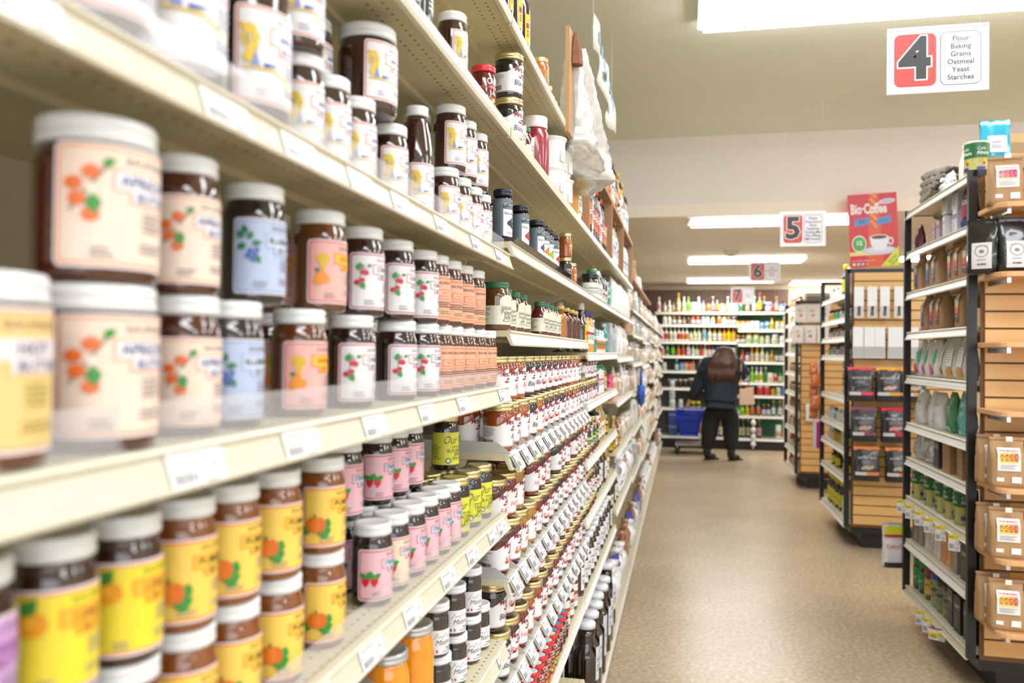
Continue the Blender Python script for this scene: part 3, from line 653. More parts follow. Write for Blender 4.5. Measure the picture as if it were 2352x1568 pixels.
shelf(u1, -1.3, 1.3, ZCs, fence=True, kind=0, tags=rel([1.02, 1.22, 1.42, 1.65, 1.85, 2.06, 2.16], c1))
shelf(u1, -1.3, 1.3, ZF, kind=1, tags=rel([1.9, 2.15], c1)); shelf(u1, -1.3, 1.3, .3, strip=True); shelf(u1, -1.3, 1.3, -.1, strip=True)
c2 = 3.21; u2 = unit(2.26, 4.16, 'second cream shelving bay with gold-lidded jam jars in steel trays')
shelf(u2, -.945, .945, ZE, big=False); shelf(u2, -.945, .945, ZD, big=False)
shelf(u2, -.945, .945, 1.822, strip=True); shelf(u2, -.945, .945, 1.562, kind=1, strip=True)
LZ = [1.2, .835, .525]; NL = 14
def tray(u, y0, y1, z, n):
    s_ = shelf(u, y0, y1, z, x=.0); d = (y1-y0)/n
    for i in range(n+1):
        y = y0+i*d
        if i == n: y -= .002
        MB().extr([(-.40, z+.002), (.01, z+.002), (.012, z+.006), (-.03, z+.036), (-.40, z+.036)], y-.0008, y+.0008).build('lane_divider', TRAY, s_)
    for i in range(n):
        y = y0+(i+.5)*d
        MB().add([(.002, y-d*.36, z+.006), (.002, y+d*.36, z+.006), (.036, y+d*.36, z-.048), (.036, y-d*.36, z-.048), (-.001, y-d*.36, z+.006), (-.001, y+d*.36, z+.006), (.033, y+d*.36, z-.05), (.033, y-d*.36, z-.05)],
                 [(0, 1, 2, 3), (7, 6, 5, 4), (0, 4, 5, 1), (1, 5, 6, 2), (2, 6, 7, 3), (3, 7, 4, 0)]).build('tag_holder', TRAY, s_)
        put_tag(s_, .034, y, z-.043, 4, tilt=-.56)
    return s_
for z in LZ: tray(u2, -.945, .945, z, NL)
shelf(u2, -.945, .945, .215, strip=True); shelf(u2, -.945, .945, -.2, strip=True)
u3 = unit(4.17, 6.1, 'third cream shelving bay with dark glass jugs on its base'); c3 = 5.135
for z in (ZD,): shelf(u3, -.965, .965, z, big=False)
for z in (1.822, 1.50, 1.235, .925, .62, .2): shelf(u3, -.965, .965, z, strip=True)
u4 = unit(6.11, 8.04, 'fourth cream shelving bay, its shelves crowded with clear bags'); c4 = 7.075
shelf(u4, -.96, .96, ZD, big=False)
for z in (1.822, 1.47, 1.13, .73, .3): shelf(u4, -.96, .96, z, strip=True)
FARB = []
for i in range(6):
    y0 = 8.05+1.95*i; u = unit(y0, y0+1.94, f'{("fifth", "sixth", "seventh", "eighth", "ninth", "tenth and farthest")[i]} cream shelving bay along the left side', 2.0)
    zs = ((1.95, 1.70, 1.40, 1.1, .7, .25), (1.95, 1.66, 1.35, 1.0, .62, .2))[i % 2]
    for z in zs: shelf(u, -.965, .965, z, strip=True)
    FARB.append((y0, zs))
# wooden rack on top of bays three and four
t = thing('wooden_rack', 'rough wooden two-tier rack standing on the top shelf of the far bays', 'rack', (FX, 6.1, ZD))
MB().box(-.4, .0, -1.85, 1.85, .40, .43).build('top_board', RAW, t)
for y in (-1.83, -.45, .62, 1.83): MB().box(-.4, -.0, y-.018, y+.018, 0, .40).build('side_board', RAW, t)
t = thing('wooden_shelf_board', 'brown wooden board shelf high on the fifth and sixth left bays', 'shelf', (FX, 10.3, 2.27))
MB().box(-.4, .0, -2.2, 2.2, -.03, 0).build('board', RAW, t)
for y in (-2.1, 0, 2.1): MB().box(-.4, -.1, y-.015, y+.015, -.32, -.03).build('side_board', RAW, t)

H1, H2 = .157, .148
def at(ks, look, ys, x, z): return [(k, l, x, y, z) for k, l, y in zip(ks, look, ys)]
L_ = {'tan_big': 'big white-lidded jar with tan label', 'apricot_big': 'big white-lidded apricot butter jar', 'apricot': 'white-lidded apricot butter jar', 'blueberry': 'blue-labelled blueberry butter jar', 'honey': 'pink-labelled honey butter jar',
      'cherry': 'white-labelled cherry butter jar', 'peach': 'orange-labelled peach butter jar', 'apple': 'apple butter jar', 'apple_wide': 'wide apple butter jar', 'apple_big': 'big apple butter jar', 'apple_giant': 'giant apple butter jar', 'apple_jug': ('apple butter jug with sloping shoulders', 'jug'), 'apple_bottle': ('apple butter bottle with tapered neck', 'bottle'),
      'pumpkin': 'yellow-labelled pumpkin butter jar', 'lemon': 'bright yellow-labelled lemon butter jar', 'grape': 'purple-labelled butter jar', 'strawberry': 'pink-labelled strawberry butter jar', 'strawberry_cream': 'cream-labelled strawberry butter jar',
      'via_black': 'yellow-labelled blackberry jam jar', 'via_triple': 'yellow-labelled triple berry jam jar', 'matia': 'dark jam jar with script label', 'peaches': 'tall jar of orange peaches',
      'm_apple': 'gold-lidded apple jam jar', 'm_black': 'gold-lidded blackberry jam jar', 'm_rasp': 'gold-lidded raspberry jam jar', 'm_peach': 'gold-lidded peach jam jar', 'm_hot': 'gold-lidded hot pepper jam jar', 'm_mango': 'gold-lidded mango jam jar', 'm_frog': 'gold-lidded jar with orange dot',
      'relish': 'green-lidded amber jelly jar', 'relish_red': 'green-lidded red jelly jar', 'relish_big': 'wide green-lidded relish jar', 'crofter': 'red-lidded strawberry spread jar', 'crofter_blue': 'red-lidded dark berry spread jar'}
def R_(where, group, x, z, *pairs, **k):
    k.setdefault('rz', -.38)
    row([(q, L_.get(q, q), x, y, z) for q, y in pairs], where, group, **k)
NB = 'near bay'
R_('lower tier of the eye-level shelf', 'fruit butter jars on the eye-level shelf', -.56, ZB, ('tan_big', .535), ('apricot_big', .673), ('apricot', .813), ('blueberry', .908), ('honey', 1.092), ('cherry', 1.281), ('cherry', 1.504), ('cherry', 1.657), ('peach', 1.76), ('peach', 1.855), ('peach', 1.965), ('peach', 2.082), ('peach', 2.2), ja=.06)
R_('rear lower tier, eye-level shelf', 'fruit butter jars on the eye-level shelf', -.66, ZB, ('apricot_big', .69), ('apricot', .83), ('blueberry', .985), ('honey', 1.18), ('cherry', 1.375), ('cherry', 1.58), ('peach', 1.81), ('peach', 2.02), ja=.06)
R_('upper tier of the eye-level shelf', 'fruit butter jars on the eye-level shelf', -.562, ZB+H1, ('apricot_big', .673), ('apricot', .809), ('blueberry', .965), ('honey', 1.163), ('cherry', 1.326), ('cherry', 1.49), ('cherry', 1.648), ('peach', 1.734), ('peach', 1.84), ('peach', 1.95), ('peach', 2.07), ja=.06)
R_('rear upper tier, eye-level shelf', 'fruit butter jars on the eye-level shelf', -.66, ZB+H1, ('honey', 1.17), ('apricot_big', .55), ja=.06)
R_('front of the apple butter shelf', 'apple butter jars on the shelf above eye level', -.57, ZA, ('apple_giant', .54), ('apple_giant', .672), ('apple_giant', .8), ('apple_jug', .955), ('apple', 1.1), ('apple', 1.2), ('apple', 1.31), ('apple', 1.475), ('apple_bottle', 1.64), ('apple', 1.845), ('apple', 1.96), ('apple', 2.075), ('apple', 2.175), ja=.05)
R_('back of the apple butter shelf', 'apple butter jars on the shelf above eye level', -.665, ZA, ('apple_big', 1.12), ('apple', 1.25), ('apple', 1.355), ('apple', 1.47), ('apple_wide', 1.7), ('apple_wide', 1.93), ('apple_wide', 2.05), ja=.05)
R_('upper tier of the apple butter shelf', 'apple butter jars on the shelf above eye level', -.568, ZA+H1, ('apple_wide', 1.085), ('apple_wide', 1.883), ('apple', 2.0), ('apple', 2.12), ja=.05)
R_('wide upper tier of the apple butter shelf', 'apple butter jars on the shelf above eye level', -.59, ZA+H1, ('apple_big', 1.41), ja=.05)
R_('back upper tier of the apple butter shelf', 'apple butter jars on the shelf above eye level', -.665, ZA+H1, ('apple', 1.33), ('apple', 1.915), ja=.05)
R_('lower tier of the pumpkin butter shelf', 'fruit butter jars on the shelf below eye level', -.56, ZCs, ('lemon', .522), ('lemon', .622), ('pumpkin', .72), ('pumpkin', .821), ('pumpkin', .92), ('pumpkin', 1.035), ('pumpkin', 1.179), ('strawberry', 1.391), ('strawberry_cream', 1.484), ('strawberry', 1.585), ('strawberry', 1.677), ('strawberry', 1.77), ('strawberry', 1.855), ('via_black', 1.94), ('via_triple', 2.06), ('via_black', 2.18), ja=.06)
R_('upper tier of the pumpkin butter shelf', 'fruit butter jars on the shelf below eye level', -.56, ZCs+H2, ('grape', .53), ('lemon', .624), ('lemon', .718), ('pumpkin', .816), ('pumpkin', .914), ('pumpkin', 1.026), ('pumpkin', 1.174), ja=.06)
R_('back lower tier of the pumpkin butter shelf', 'fruit butter jars on the shelf below eye level', -.645, ZCs, ('pumpkin', 1.1), ('strawberry', 1.33), ('strawberry', 1.44), ('strawberry', 1.54), ('strawberry', 1.64), ('strawberry', 1.74), ('via_black', 1.88), ('via_triple', 1.98), ('via_black', 2.1), ja=.06)
R_('back upper tier of the pumpkin butter shelf', 'fruit butter jars on the shelf below eye level', -.625, ZCs+H2, ('strawberry', 1.4), ('strawberry', 1.56), ('strawberry', 1.66), ('strawberry', 1.76), ('via_black', 2.06), ja=.06)
R_('lowest near shelf', 'jars on the lowest shelf in view', -.56, ZF, ('peaches', 1.14), ('peaches', 1.298), ('peaches', 1.472), ('peaches', 1.63), ('matia', 1.8), ('matia', 1.94), ('matia', 2.08), ('matia', 2.18), ja=.1)
R_('lowest near shelf upper tier', 'jars on the lowest shelf in view', -.562, ZF+.125, ('matia', 1.785), ('matia', 1.93), ('matia', 2.09), ja=.1)
R_('lowest near shelf back row', 'jars on the lowest shelf in view', -.645, ZF, ('matia', 1.78), ('matia', 1.98), ('matia', 2.12), ja=.1)
# ---- high shelves
use_ = lambda k, x, y, z, rz, lab, cat, g=None: use(k, x, y, z, rz, lab, cat, g)
def tin():
    t = thing('black_tin', None, None); child('tin_body', MB().lathe([(.046, 0), (.047, .003), (.047, .25), (.046, .253), (0, .253)], 48).mesh('tin_body', M('#1e2526', .2, .1, 1)), t)
    c = Cv(.16, .22); c.lines(.01, .05, .19, 22, .0085, .003, '#d8d8cc'); c.rect(.06, .02, .12, .2, '#2d3a36'); c.lines(.066, .115, .18, 16, .01, .0035, '#e8e4d4'); c.lines(.125, .155, .19, 22, .0085, .003, '#d8d8cc')
    child('printed_label', c.mesh('printed_label', r=.047, z0=.015), t); return t
proto('tin', tin)
use('tin', -.56, 1.56, ZD, 0, 'tall black tin with rows of white small print on the high shelf', 'tin')
use('apple', -.555, 1.845, ZD, 0, 'white-lidded apple butter jar beside a red-lidded jar on the high shelf', 'jar')
use('crofter', -.55, 2.135, ZD, .1, 'red-lidded strawberry spread jar between apple butter and two gold-lidded jars', 'jar')
use('m_black', -.55, 2.46, ZD, -.3, 'gold-lidded blackberry jam jar, bottom of the two stacked on the high shelf', 'jar')
use('m_black', -.55, 2.46, ZD+.142, -.3, 'gold-lidded blackberry jam jar, top of the two stacked on the high shelf', 'jar')
use('relish_red', -.555, 2.6, ZD, 0, 'small green-capped red jelly jar nearest the two stacked gold-lidded jars', 'jar')
use('relish_red', -.555, 2.75, ZD, 0, 'small green-capped red jelly jar in front of the pink jug', 'jar')
proto('pinkjug', jar('raspberry_filling_jug', .056, .25, '#8c1830', M('#f1efee', .35), None, lh=.045, lr=.88, prof=[(.05, 0), (.055, .005), (.056, .012), (.056, .165), (.054, .182), (.047, .196), (.046, .205)], rough=.25, coat=.6))
use('pinkjug', -.57, 3.02, ZD, 0, 'large crimson plastic jug with a white screw lid on the high shelf', 'jug')
def tub():
    t = thing('plastic_tub', None, None)
    p = [(.05, 0), (.053, .004), (.062, .02)]+[(.062+.01*k/7+(.0012 if k % 2 else 0), .02+.1*k/7) for k in range(8)]+[(.078, .125), (.078, .13), (0, .13)]
    child('ribbed_wall', MB().lathe(p, 48).mesh('ribbed_wall', M('#e2e1dc', .3, 0, .3)), t); child('paper_label', MB().box(.066, .068, -.02, .02, .03, .1).mesh('paper_label', M('#f4f4f2', .5)), t); return t
proto('tub', tub)
for i, (y, z) in enumerate(((3.38, 0), (3.38, .131), (3.62, 0), (3.62, .131))):
    use('tub', -.575, y, ZD+z, -.3, f'translucent white ribbed plastic tub, {("bottom of the near stack", "top of the near stack", "bottom of the far stack", "top of the far stack")[i]}, beside the crimson jug', 'tub', 'ribbed tubs on the high shelf')
proto('yellowbag', bag('cheese_wedge_bag', .13, .09, .27, '#d99b35', 'pouch', None, mat=M('#d9a040', .35), seed=4))
use('yellowbag', -.56, 3.86, ZD, -.2, 'golden yellow bag leaning beside the white tubs on the high shelf', 'bag')
proto('palebag', bag('white_print_bag', .14, .08, .27, '#e8ddc8', 'pouch', generic_label(.08, .1, '#f4f2ec', '#e0d8c6'), .06, seed=6))
use('palebag', -.56, 4.02, ZD, -.1, 'pale bag with white label behind the golden yellow bag', 'bag')
proto('sauce', bottle('chocolate_syrup_bottle', .038, .3, '#2a1412', '#d8d2c4', generic_label(.052, .1, '#efc31c', '#c8401c', '#5a2a10', 'ULTIMATE'), .05, .014, .6, caph=.04, capr=.016))
use('sauce', -.555, 2.36, ZE, .1, 'dark chocolate syrup bottle with yellow label, nearest on the topmost shelf', 'bottle', 'syrup bottles on the topmost shelf')
use('sauce', -.555, 2.5, ZE, 0, 'dark chocolate syrup bottle, middle of three on the topmost shelf', 'bottle', 'syrup bottles on the topmost shelf')
use('sauce', -.555, 2.63, ZE, -.1, 'dark chocolate syrup bottle beside the amber honey jar on the topmost shelf', 'bottle', 'syrup bottles on the topmost shelf')
proto('honeyjar', jar('honey_jar', .036, .14, '#b8661c', GOLD, generic_label(.06, .07, '#c87a2a', '#7a9a3a'), .02, .018, .9))
use('honeyjar', -.55, 3.0, ZE, 0, 'gold-lidded amber honey jar on the topmost shelf', 'jar')
proto('smallamber', bottle('small_honey_bottle', .026, .1, '#a86a1c', '#d8c480', generic_label(.04, .045, '#f0ece0', '#c8a040'), .012, .014, .6, caph=.02, capr=.017))
use('smallamber', -.55, 3.2, ZE, 0, 'small olive bottle with gold cap just past the honey jar, topmost shelf', 'bottle'); use('smallamber', -.55, 3.4, ZE, 0, 'small amber bottle with white cap before the clear bag bundle, topmost shelf', 'bottle')
proto('liquor', bottle('amber_syrup_bottle', .036, .3, '#8c3c0c', '#1a1a1c', generic_label(.05, .08, '#d8c8a0', '#3a6ab0'), .05, .013, .6, caph=.035, capr=.016))
use('liquor', -.7, 3.9, ZE, 0, 'tall amber syrup bottle with black cap behind the clear bag bundle', 'bottle'); use('liquor', -.62, 4.75, ZD+.43, 0, 'black-capped amber syrup bottle standing just past the clear bag bundle', 'bottle')
# crumpled clear bag bundle
def bundle():
    t = thing('clear_bag_bundle', 'crinkled clear plastic bundle topped with brown paper, hanging over the topmost shelf', 'bag', (-.47, 3.75, 2.385))
    rnd = random.Random(5); N, m = 72, 22; vs = []; fs = []
    for j in range(m+1):
        u = j/m; z = .44*u; hw = .42*(1-u)**.9+.03; cy = .06-.36*u if u > .2 else -.012; hw *= (1 if u > .12 else .35+.65*u/.12)
        for i in range(N):
            a = 2*PI*i/N; k = 1+.16*math.sin(a*9+u*7)*(rnd.random()*.6+.4)
            vs.append((.12*math.cos(a)*(1-u*.75)*k+.02*math.sin(a*5+u*3)+rnd.uniform(-.009, .009), cy+hw*.62*math.sin(a), z-.1*(1-u)*math.sin(a)*0-.13*(1-u)*(math.sin(a)*.5+.5)))
    for j in range(m):
        for i in range(N): fs.append((j*N+i, j*N+(i+1) % N, (j+1)*N+(i+1) % N, (j+1)*N+i))
    fs += [tuple(range(N))[::-1], tuple(range(m*N, (m+1)*N))]
    MB().add(vs, fs, 0, True).build('crinkled_plastic', M('#dcdee0', .16, .45, .5, var=.35, scale=26), t)
    mb = MB()
    for k in range(4): mb.add([(-.02+.012*k, -.36, .40), (-.005+.012*k, -.26, .40), (-.01+.012*k, -.32, .52-.02*k), (-.02+.012*k, -.35, .52-.02*k)], [(0, 1, 2, 3), (3, 2, 1, 0)])
    MB().box(-.03, -.012, -.42, -.30, .05, .50).build('cardboard_edge', M('#b08a62', .7), t)
    mb = MB(); mb.lathe([(.035, 0), (.03, .06), (.018, .11), (.004, .145)], 7, smooth=False); mb.build('brown_paper_top', M('#7c5036', .7, var=.4), t, (0, -.33, .36))
    for k, (y, z, l) in enumerate(((.08, .02, .14), (.16, -.05, .1), (-.02, .08, .1))): MB().add([(.05, y, z), (.052, y+.02, z-.02), (.048, y+.03, z+l), (.046, y+.015, z+l)], [(0, 1, 2, 3)]).build('dark_print', M('#454a50', .3), t)
bundle()
# ---- second bay
WB = 'second bay'
R_('shelf above the green lids, second bay', 'french preserve jars', -.553, 1.823, ja=.12, *[('d_black', 2.4), ('d_fruit', 2.66), ('d_plum', 2.96), ('d_apri', 3.1), ('d_lime', 3.22), ('d_red', 3.37)]) if 0 else None
row([(k, l, -.553, y, 1.823) for k, l, y in (('d_black', 'slim black raspberry preserve jar', 2.405), ('d_fruit', 'slim four fruits preserve jar', 2.68), ('d_plum', 'slim black cherry preserve jar', 2.985), ('d_apri', 'slim orange preserve jar', 3.1), ('d_lime', 'slim fig preserve jar', 3.21), ('d_red', 'slim red raspberry preserve jar', 3.36))], 'front row beside apple butter', 'slim french preserve jars', rz=-.35)
row([(k, l, -.63, y, 1.823) for k, l, y in (('d_black', 'slim black raspberry preserve jar', 2.42), ('d_black', 'slim black raspberry preserve jar', 2.53), ('d_fruit', 'slim four fruits preserve jar', 2.72), ('d_plum', 'slim black cherry preserve jar', 2.9))], 'back row beside apple butter', 'slim french preserve jars')
t = thing('black_display_tray', 'glossy black plastic tray edge under the slim preserve jars', 'tray', (-.49, 2.86, 1.8235))
MB().extr([(-.30, -.0), (.0, 0), (.012, .012), (.0, .003), (-.3, .003)], -.58, .58).build('tray_base', M('#1a1a20', .12, 0, 1), t)
for k in range(9): MB().extr([(-.04, .003), (.004, .004), (.01, .012), (-.04, .022)], -.56+.14*k, -.552+.14*k).build('tray_rib', M('#1a1a20', .12, 0, 1), t)
row([('amber_gold', 'small gold-lidded amber jar', -.55, 3.72, 1.823+.121), ('dark_gold', 'dark gold-lidded molasses jar', -.55, 3.71, 1.823), ('amber_gold', 'small gold-lidded amber jar', -.55, 3.9, 1.823), ('amber_gold', 'small gold-lidded amber jar', -.63, 3.9, 1.823)], 'end of the slim preserve row', 'gold-lidded jars past the slim preserves')
R_('green-lidded row of bay two', 'green-lidded jelly jars', -.555, 1.5625, ('relish_big', 2.335), ('relish', 2.47), ('relish', 2.6), ('relish', 2.72), ('relish_red', 3.08), ('relish_red', 3.2), ('relish_red', 3.3), ('relish', 3.42), ja=.1)
R_('back green-lidded row of bay two', 'green-lidded jelly jars', -.635, 1.5625, ('relish', 2.45), ('relish', 2.66), ('relish_red', 3.0), ('relish_red', 3.15), ja=.1)
proto('honeybottle', bottle('dark_honey_bottle', .033, .15, '#4a1c14', '#cdb870', None, 0, .018, .68, caph=.018, capr=.022)); proto('honeybottle2', bottle('amber_honey_bottle', .033, .15, '#a8641c', '#cdb870', None, 0, .018, .68, caph=.018, capr=.022))
row([('honeybottle2', 'amber honey bottle', -.555, 3.6, 1.5625), ('honeybottle', 'dark honey bottle', -.555, 3.78, 1.5625), ('honeybottle', 'dark honey bottle', -.555, 3.95, 1.5625), ('honeybottle', 'dark honey bottle', -.555, 4.09, 1.5625)], 'end of the green-lidded row', 'gold-capped honey bottles', 'bottle')
# jam jars in the steel trays
ms = ['m_apple', 'm_black', 'm_rasp', 'm_hot', 'm_peach', 'm_peach', 'm_rasp', 'm_black', 'm_hot', 'm_frog', 'm_mango', 'm_rasp', 'm_peach', 'm_black']
d = 1.89/NL
def lane(i): return c2-.945+(i+.5)*d
def lanes(z, ks, tiers, where, xs=(-.545,), ht=.142):
    for ti in range(tiers):
        for xi, x in enumerate(xs):
            it = []
            for i, k in enumerate(ks):
                if k is None: continue
                if isinstance(k, (list, tuple)): k = k[min(ti, len(k)-1)]
                if k: it.append((k, L_.get(k, k), x+random.uniform(-.004, .004)-.012*ti, lane(i), z+.003+ht*ti))
            row(it, f'{["front", "back"][xi]} {["lower", "upper"][ti]} tier of {where}', 'jam jars in '+where, ja=.1, rz=-.12)
k1 = ['m_apple', 'm_apple', 'm_peach', 'm_black', ['m_peach', 'm_black'], 'm_rasp', 'm_rasp', 'm_rasp', ['m_black', 'm_rasp'], 'm_hot', 'm_hot', 'm_peach', ['m_apple', 'm_peach'], 'm_black', ['m_black', None], 'm_hot', 'm_black', 'm_rasp', 'm_black']
k2 = [['m_frog', 'm_frog'], ['m_frog', 'm_hot'], ['m_mango', 'm_mango'], ['m_mango', None], 'm_hot', 'm_rasp', 'm_hot', ['m_black', None], 'm_black', 'm_rasp', 'm_hot', ['m_hot', None], 'm_rasp', 'm_black', 'm_hot', 'm_rasp', ['m_hot', None], 'm_rasp', 'm_hot']
k3 = ['m_black', 'm_rasp', ['m_hot', 'm_black'], ['m_peach', None], 'm_apple', 'm_frog', ['m_rasp', None], 'm_hot', 'm_black', 'm_rasp', 'm_hot', 'm_frog', 'm_rasp', 'm_hot', 'm_black', 'm_rasp', 'm_hot', 'm_black', 'm_rasp']
lanes(LZ[0], k1, 2, 'the upper steel tray', (-.545, -.65)); lanes(LZ[1], k2, 2, 'the middle steel tray', (-.545, -.65)); lanes(LZ[2], k3, 2, 'the lower steel tray', (-.545, -.65))
it = [('crofter' if y < 3.3 else 'crofter_blue', L_['crofter'], -.53, y, .2155) for y in (2.45, 2.53, 2.61, 2.69, 2.77, 2.85, 2.93, 3.01, 3.09, 3.17, 3.25, 3.33, 3.41, 3.5, 3.58)]
row(it, 'low front row of bay two', 'red-lidded spread jars', ja=.3)
row([(k, l, -.62, y+.02, z) for k, l, _, y, z in it], 'low back row of bay two', 'red-lidded spread jars', ja=.3)
proto('nutcream', jar('hazelnut_spread_jar', .04, .165, '#5a2a1c', WLID, generic_label(.16, .11, '#f3f0ea', '#c8502c'), .018, .022, .98))
row([('nutcream', 'white-lidded spread jar', -.55, y, .2155) for y in (3.72, 3.86, 4.0)], 'low end of bay two', 'white-lidded spread jars at the end of bay two')

# ---- third bay
def P_(k, look, cat): L3[k] = (look, cat)
L3 = {}
G = generic_label
proto('blackwhite', jar('olive_jar', .05, .15, '#1c1c1e', M('#1d1d20', .3), G(.25, .085, '#f0f0ee', '#c9d8c4'), .01, .03, .98)); P_('blackwhite', 'black jar with wide white label', 'jar')
proto('greencapb', bottle('green_capped_bottle', .038, .19, '#e8e8e6', '#2f7a4a', G(.09, .1, '#f6f4f2', '#e08a9a'), .03, .022, .6, caph=.03, capr=.03)); P_('greencapb', 'white bottle with green cap', 'bottle')
proto('oilw', bottle('olive_oil_bottle', .034, .21, '#23331a', '#e4e6e4', G(.08, .1, '#f2f2f0', '#cfd6d8'), .025, .014, .6, caph=.03, capr=.02)); P_('oilw', 'green oil bottle with white label', 'bottle')
proto('oild', bottle('dark_oil_bottle', .034, .24, '#141c16', '#1c1c1e', G(.07, .08, '#e8e6de', '#b8443c'), .03, .013, .6, caph=.03, capr=.016)); P_('oild', 'dark bottle with black cap', 'bottle')
proto('teal', bottle('teal_bottle', .03, .2, '#1f9a96', '#d8e6e4', G(.07, .1, '#2aa79f', '#eef4f2'), .03, .014, .62)); P_('teal', 'teal bottle', 'bottle')
proto('whitebag', bag('white_paper_bag', .11, .07, .27, '#e9e8e4', 'pouch', None, seed=11, crumple=.006, rough=.35)); P_('whitebag', 'upright white bag', 'bag')
proto('clearbag', bag('clear_food_bag', .12, .07, .2, '#e0ddd6', 'tied', None, seed=12, crumple=.012, rough=.18, coat=.5)); P_('clearbag', 'tied pale food bag', 'bag')
proto('tanbag', bag('clear_food_bag', .12, .07, .2, '#cfa886', 'tied', None, seed=13, crumple=.01, rough=.2, coat=.5)); P_('tanbag', 'tied tan food bag', 'bag')
proto('pinkbag', bag('pink_food_bag', .1, .06, .2, '#e2477f', 'pouch', None, seed=14, crumple=.01, rough=.25, coat=.5)); P_('pinkbag', 'pink food bag', 'bag')
proto('brownbag', bag('brown_sugar_bag', .13, .1, .36, '#b07c5c', 'tied', G(.04, .1, '#eeeeee', '#dddddd'), .1, seed=15, crumple=.01, rough=.2, coat=.5)); P_('brownbag', 'tall brown sugar bag', 'bag')
proto('flourbag', bag('white_flour_bag', .2, .14, .3, '#f1f1f2', 'tied', None, seed=16, crumple=.016, rough=.3, coat=.3)); P_('flourbag', 'plump white flour bag', 'bag')
proto('blacknylon', bottle('vanilla_bottle', .034, .17, '#171310', '#17171a', G(.09, .08, '#e2b52a', '#38302a'), .02, .016, .65, caph=.03, capr=.022)); P_('blacknylon', 'black bottle with yellow label', 'bottle')
proto('choc2', bottle('chocolate_syrup_bottle', .042, .27, '#22100f', '#dedacf', G(.07, .12, '#efc81c', '#d8402c', '#5a2a10', 'SYRUP'), .03, .018, .55, caph=.04, capr=.02)); P_('choc2', 'chocolate syrup bottle with white cap', 'bottle')
proto('dressing', bottle('orange_dressing_bottle', .032, .235, '#d99a26', '#3a3f9a', G(.09, .1, '#f4f2f2', '#d8404a'), .05, .018, .66, caph=.03, capr=.02)); P_('dressing', 'orange dressing bottle with blue cap', 'bottle')
proto('smallgreen', bottle('small_flavoring_bottle', .026, .15, '#e7e9e6', '#e9ece9', G(.07, .06, '#ef8a2a', '#3a8a4a'), .02, .012, .6, caph=.03, capr=.012)); P_('smallgreen', 'small white bottle with orange label', 'bottle')
def carton(name, w, d_, h, col, ac, bands=1, txt=None):
    def build():
        t = thing(name, None, None); MB().box(-d_/2, d_/2, -w/2, w/2, 0, h).build('carton_body', M(col, .45), t)
        c = Cv(w*.98, h*.96); c.rect(0, h*.6, w*.98, h*.8, ac); c.lines(w*.1, w*.85, h*.5, 6, h*.07, h*.02, '#77787c')
        if txt: c.text(txt, w*.49, h*.7, h*.12, '#ffffff', fit=w*.8)
        put_label(c, 'printed_front', t, off=d_/2+.0006, z0=h*.02); return t
    return build
proto('greybox', carton('tall_grey_box', .15, .06, .22, '#a9b0b8', '#c9d2dc')); P_('greybox', 'tall grey box', 'box')
proto('syrupt', jar('amber_syrup_jar', .04, .155, '#8a5a1c', M('#3b7a4a', .4), G(.2, .08, '#f0d8a0', '#e8b04a'), .02, .02, .8)); P_('syrupt', 'amber jar with tan label and green lid', 'jar')
proto('orangewhite', jar('orange_label_jar', .042, .17, '#ddd9d0', M('#2fa06c', .4), G(.2, .12, '#f3f1ee', '#f09a22'), .02, .022, .9)); P_('orangewhite', 'jar with orange and white label', 'jar')
proto('purple', jar('purple_label_jar', .034, .17, '#e6dcc0', M('#2fa06c', .4), G(.14, .11, '#7a3fa0', '#e8c060'), .02, .022, .98)); P_('purple', 'jar with purple label and green lid', 'jar')
proto('redwhite', jar('red_print_jar', .04, .2, '#3a120c', M('#1d1d20', .3), G(.22, .15, '#f1efe8', '#e0503c'), .03, .02, .9)); P_('redwhite', 'dark jar with red and white label', 'jar')
proto('greenblack', jar('green_label_jar', .046, .16, '#2b2622', GOLD, G(.2, .1, '#3d3d3a', '#8fdc4a', '#c8d8c0'), .02, .02, .9)); P_('greenblack', 'gold-lidded jar with black and green label', 'jar')
proto('widebrown', jar('wide_brown_jar', .062, .12, '#7a4a30', M('#8a5a44', .4), None, .02, .03, .98)); P_('widebrown', 'wide brown jar', 'jar')
proto('amberb', bottle('amber_vinegar_bottle', .04, .26, '#a9884a', '#d8c490', G(.08, .09, '#f3efe6', '#d89a4a'), .03, .014, .55, caph=.03, capr=.018)); P_('amberb', 'amber vinegar bottle', 'bottle')
proto('molasses', bottle('molasses_bottle', .042, .24, '#2a120a', '#dfe3ea', G(.06, .12, '#eceef0', '#d4dae0'), .03, .026, .66, caph=.03, capr=.034)); P_('molasses', 'dark molasses bottle with pale lid', 'bottle')
proto('bigjug', bottle('dark_syrup_jug', .082, .46, '#24140c', '#dfe4ec', G(.07, .2, '#e6eaf0', '#cfd8e2'), .12, .05, .55, caph=.035, capr=.06, seg=40)); P_('bigjug', 'huge dark syrup jug with pale lid', 'jug')
proto('blacklid', jar('black_lidded_jar', .062, .24, '#2a0f08', M('#16161a', .25, 0, .6), None, .02, .03, .95, top=M('#e3c8a0', .5))); P_('blacklid', 'dark jar with black lid and tan sticker', 'jar')
proto('tallb', bottle('tall_sauce_bottle', .03, .36, '#3a1710', '#1c1c1e', G(.07, .12, '#e8862c', '#f2efe6'), .08, .013, .62, caph=.04, capr=.017)); P_('tallb', 'tall dark sauce bottle with orange label', 'bottle')
proto('tallr', bottle('tall_red_bottle', .03, .36, '#2c0e0e', '#e04a30', G(.07, .12, '#e6506a', '#f2efe6'), .08, .013, .62, caph=.04, capr=.017)); P_('tallr', 'tall bottle with pink label and red cap', 'bottle')
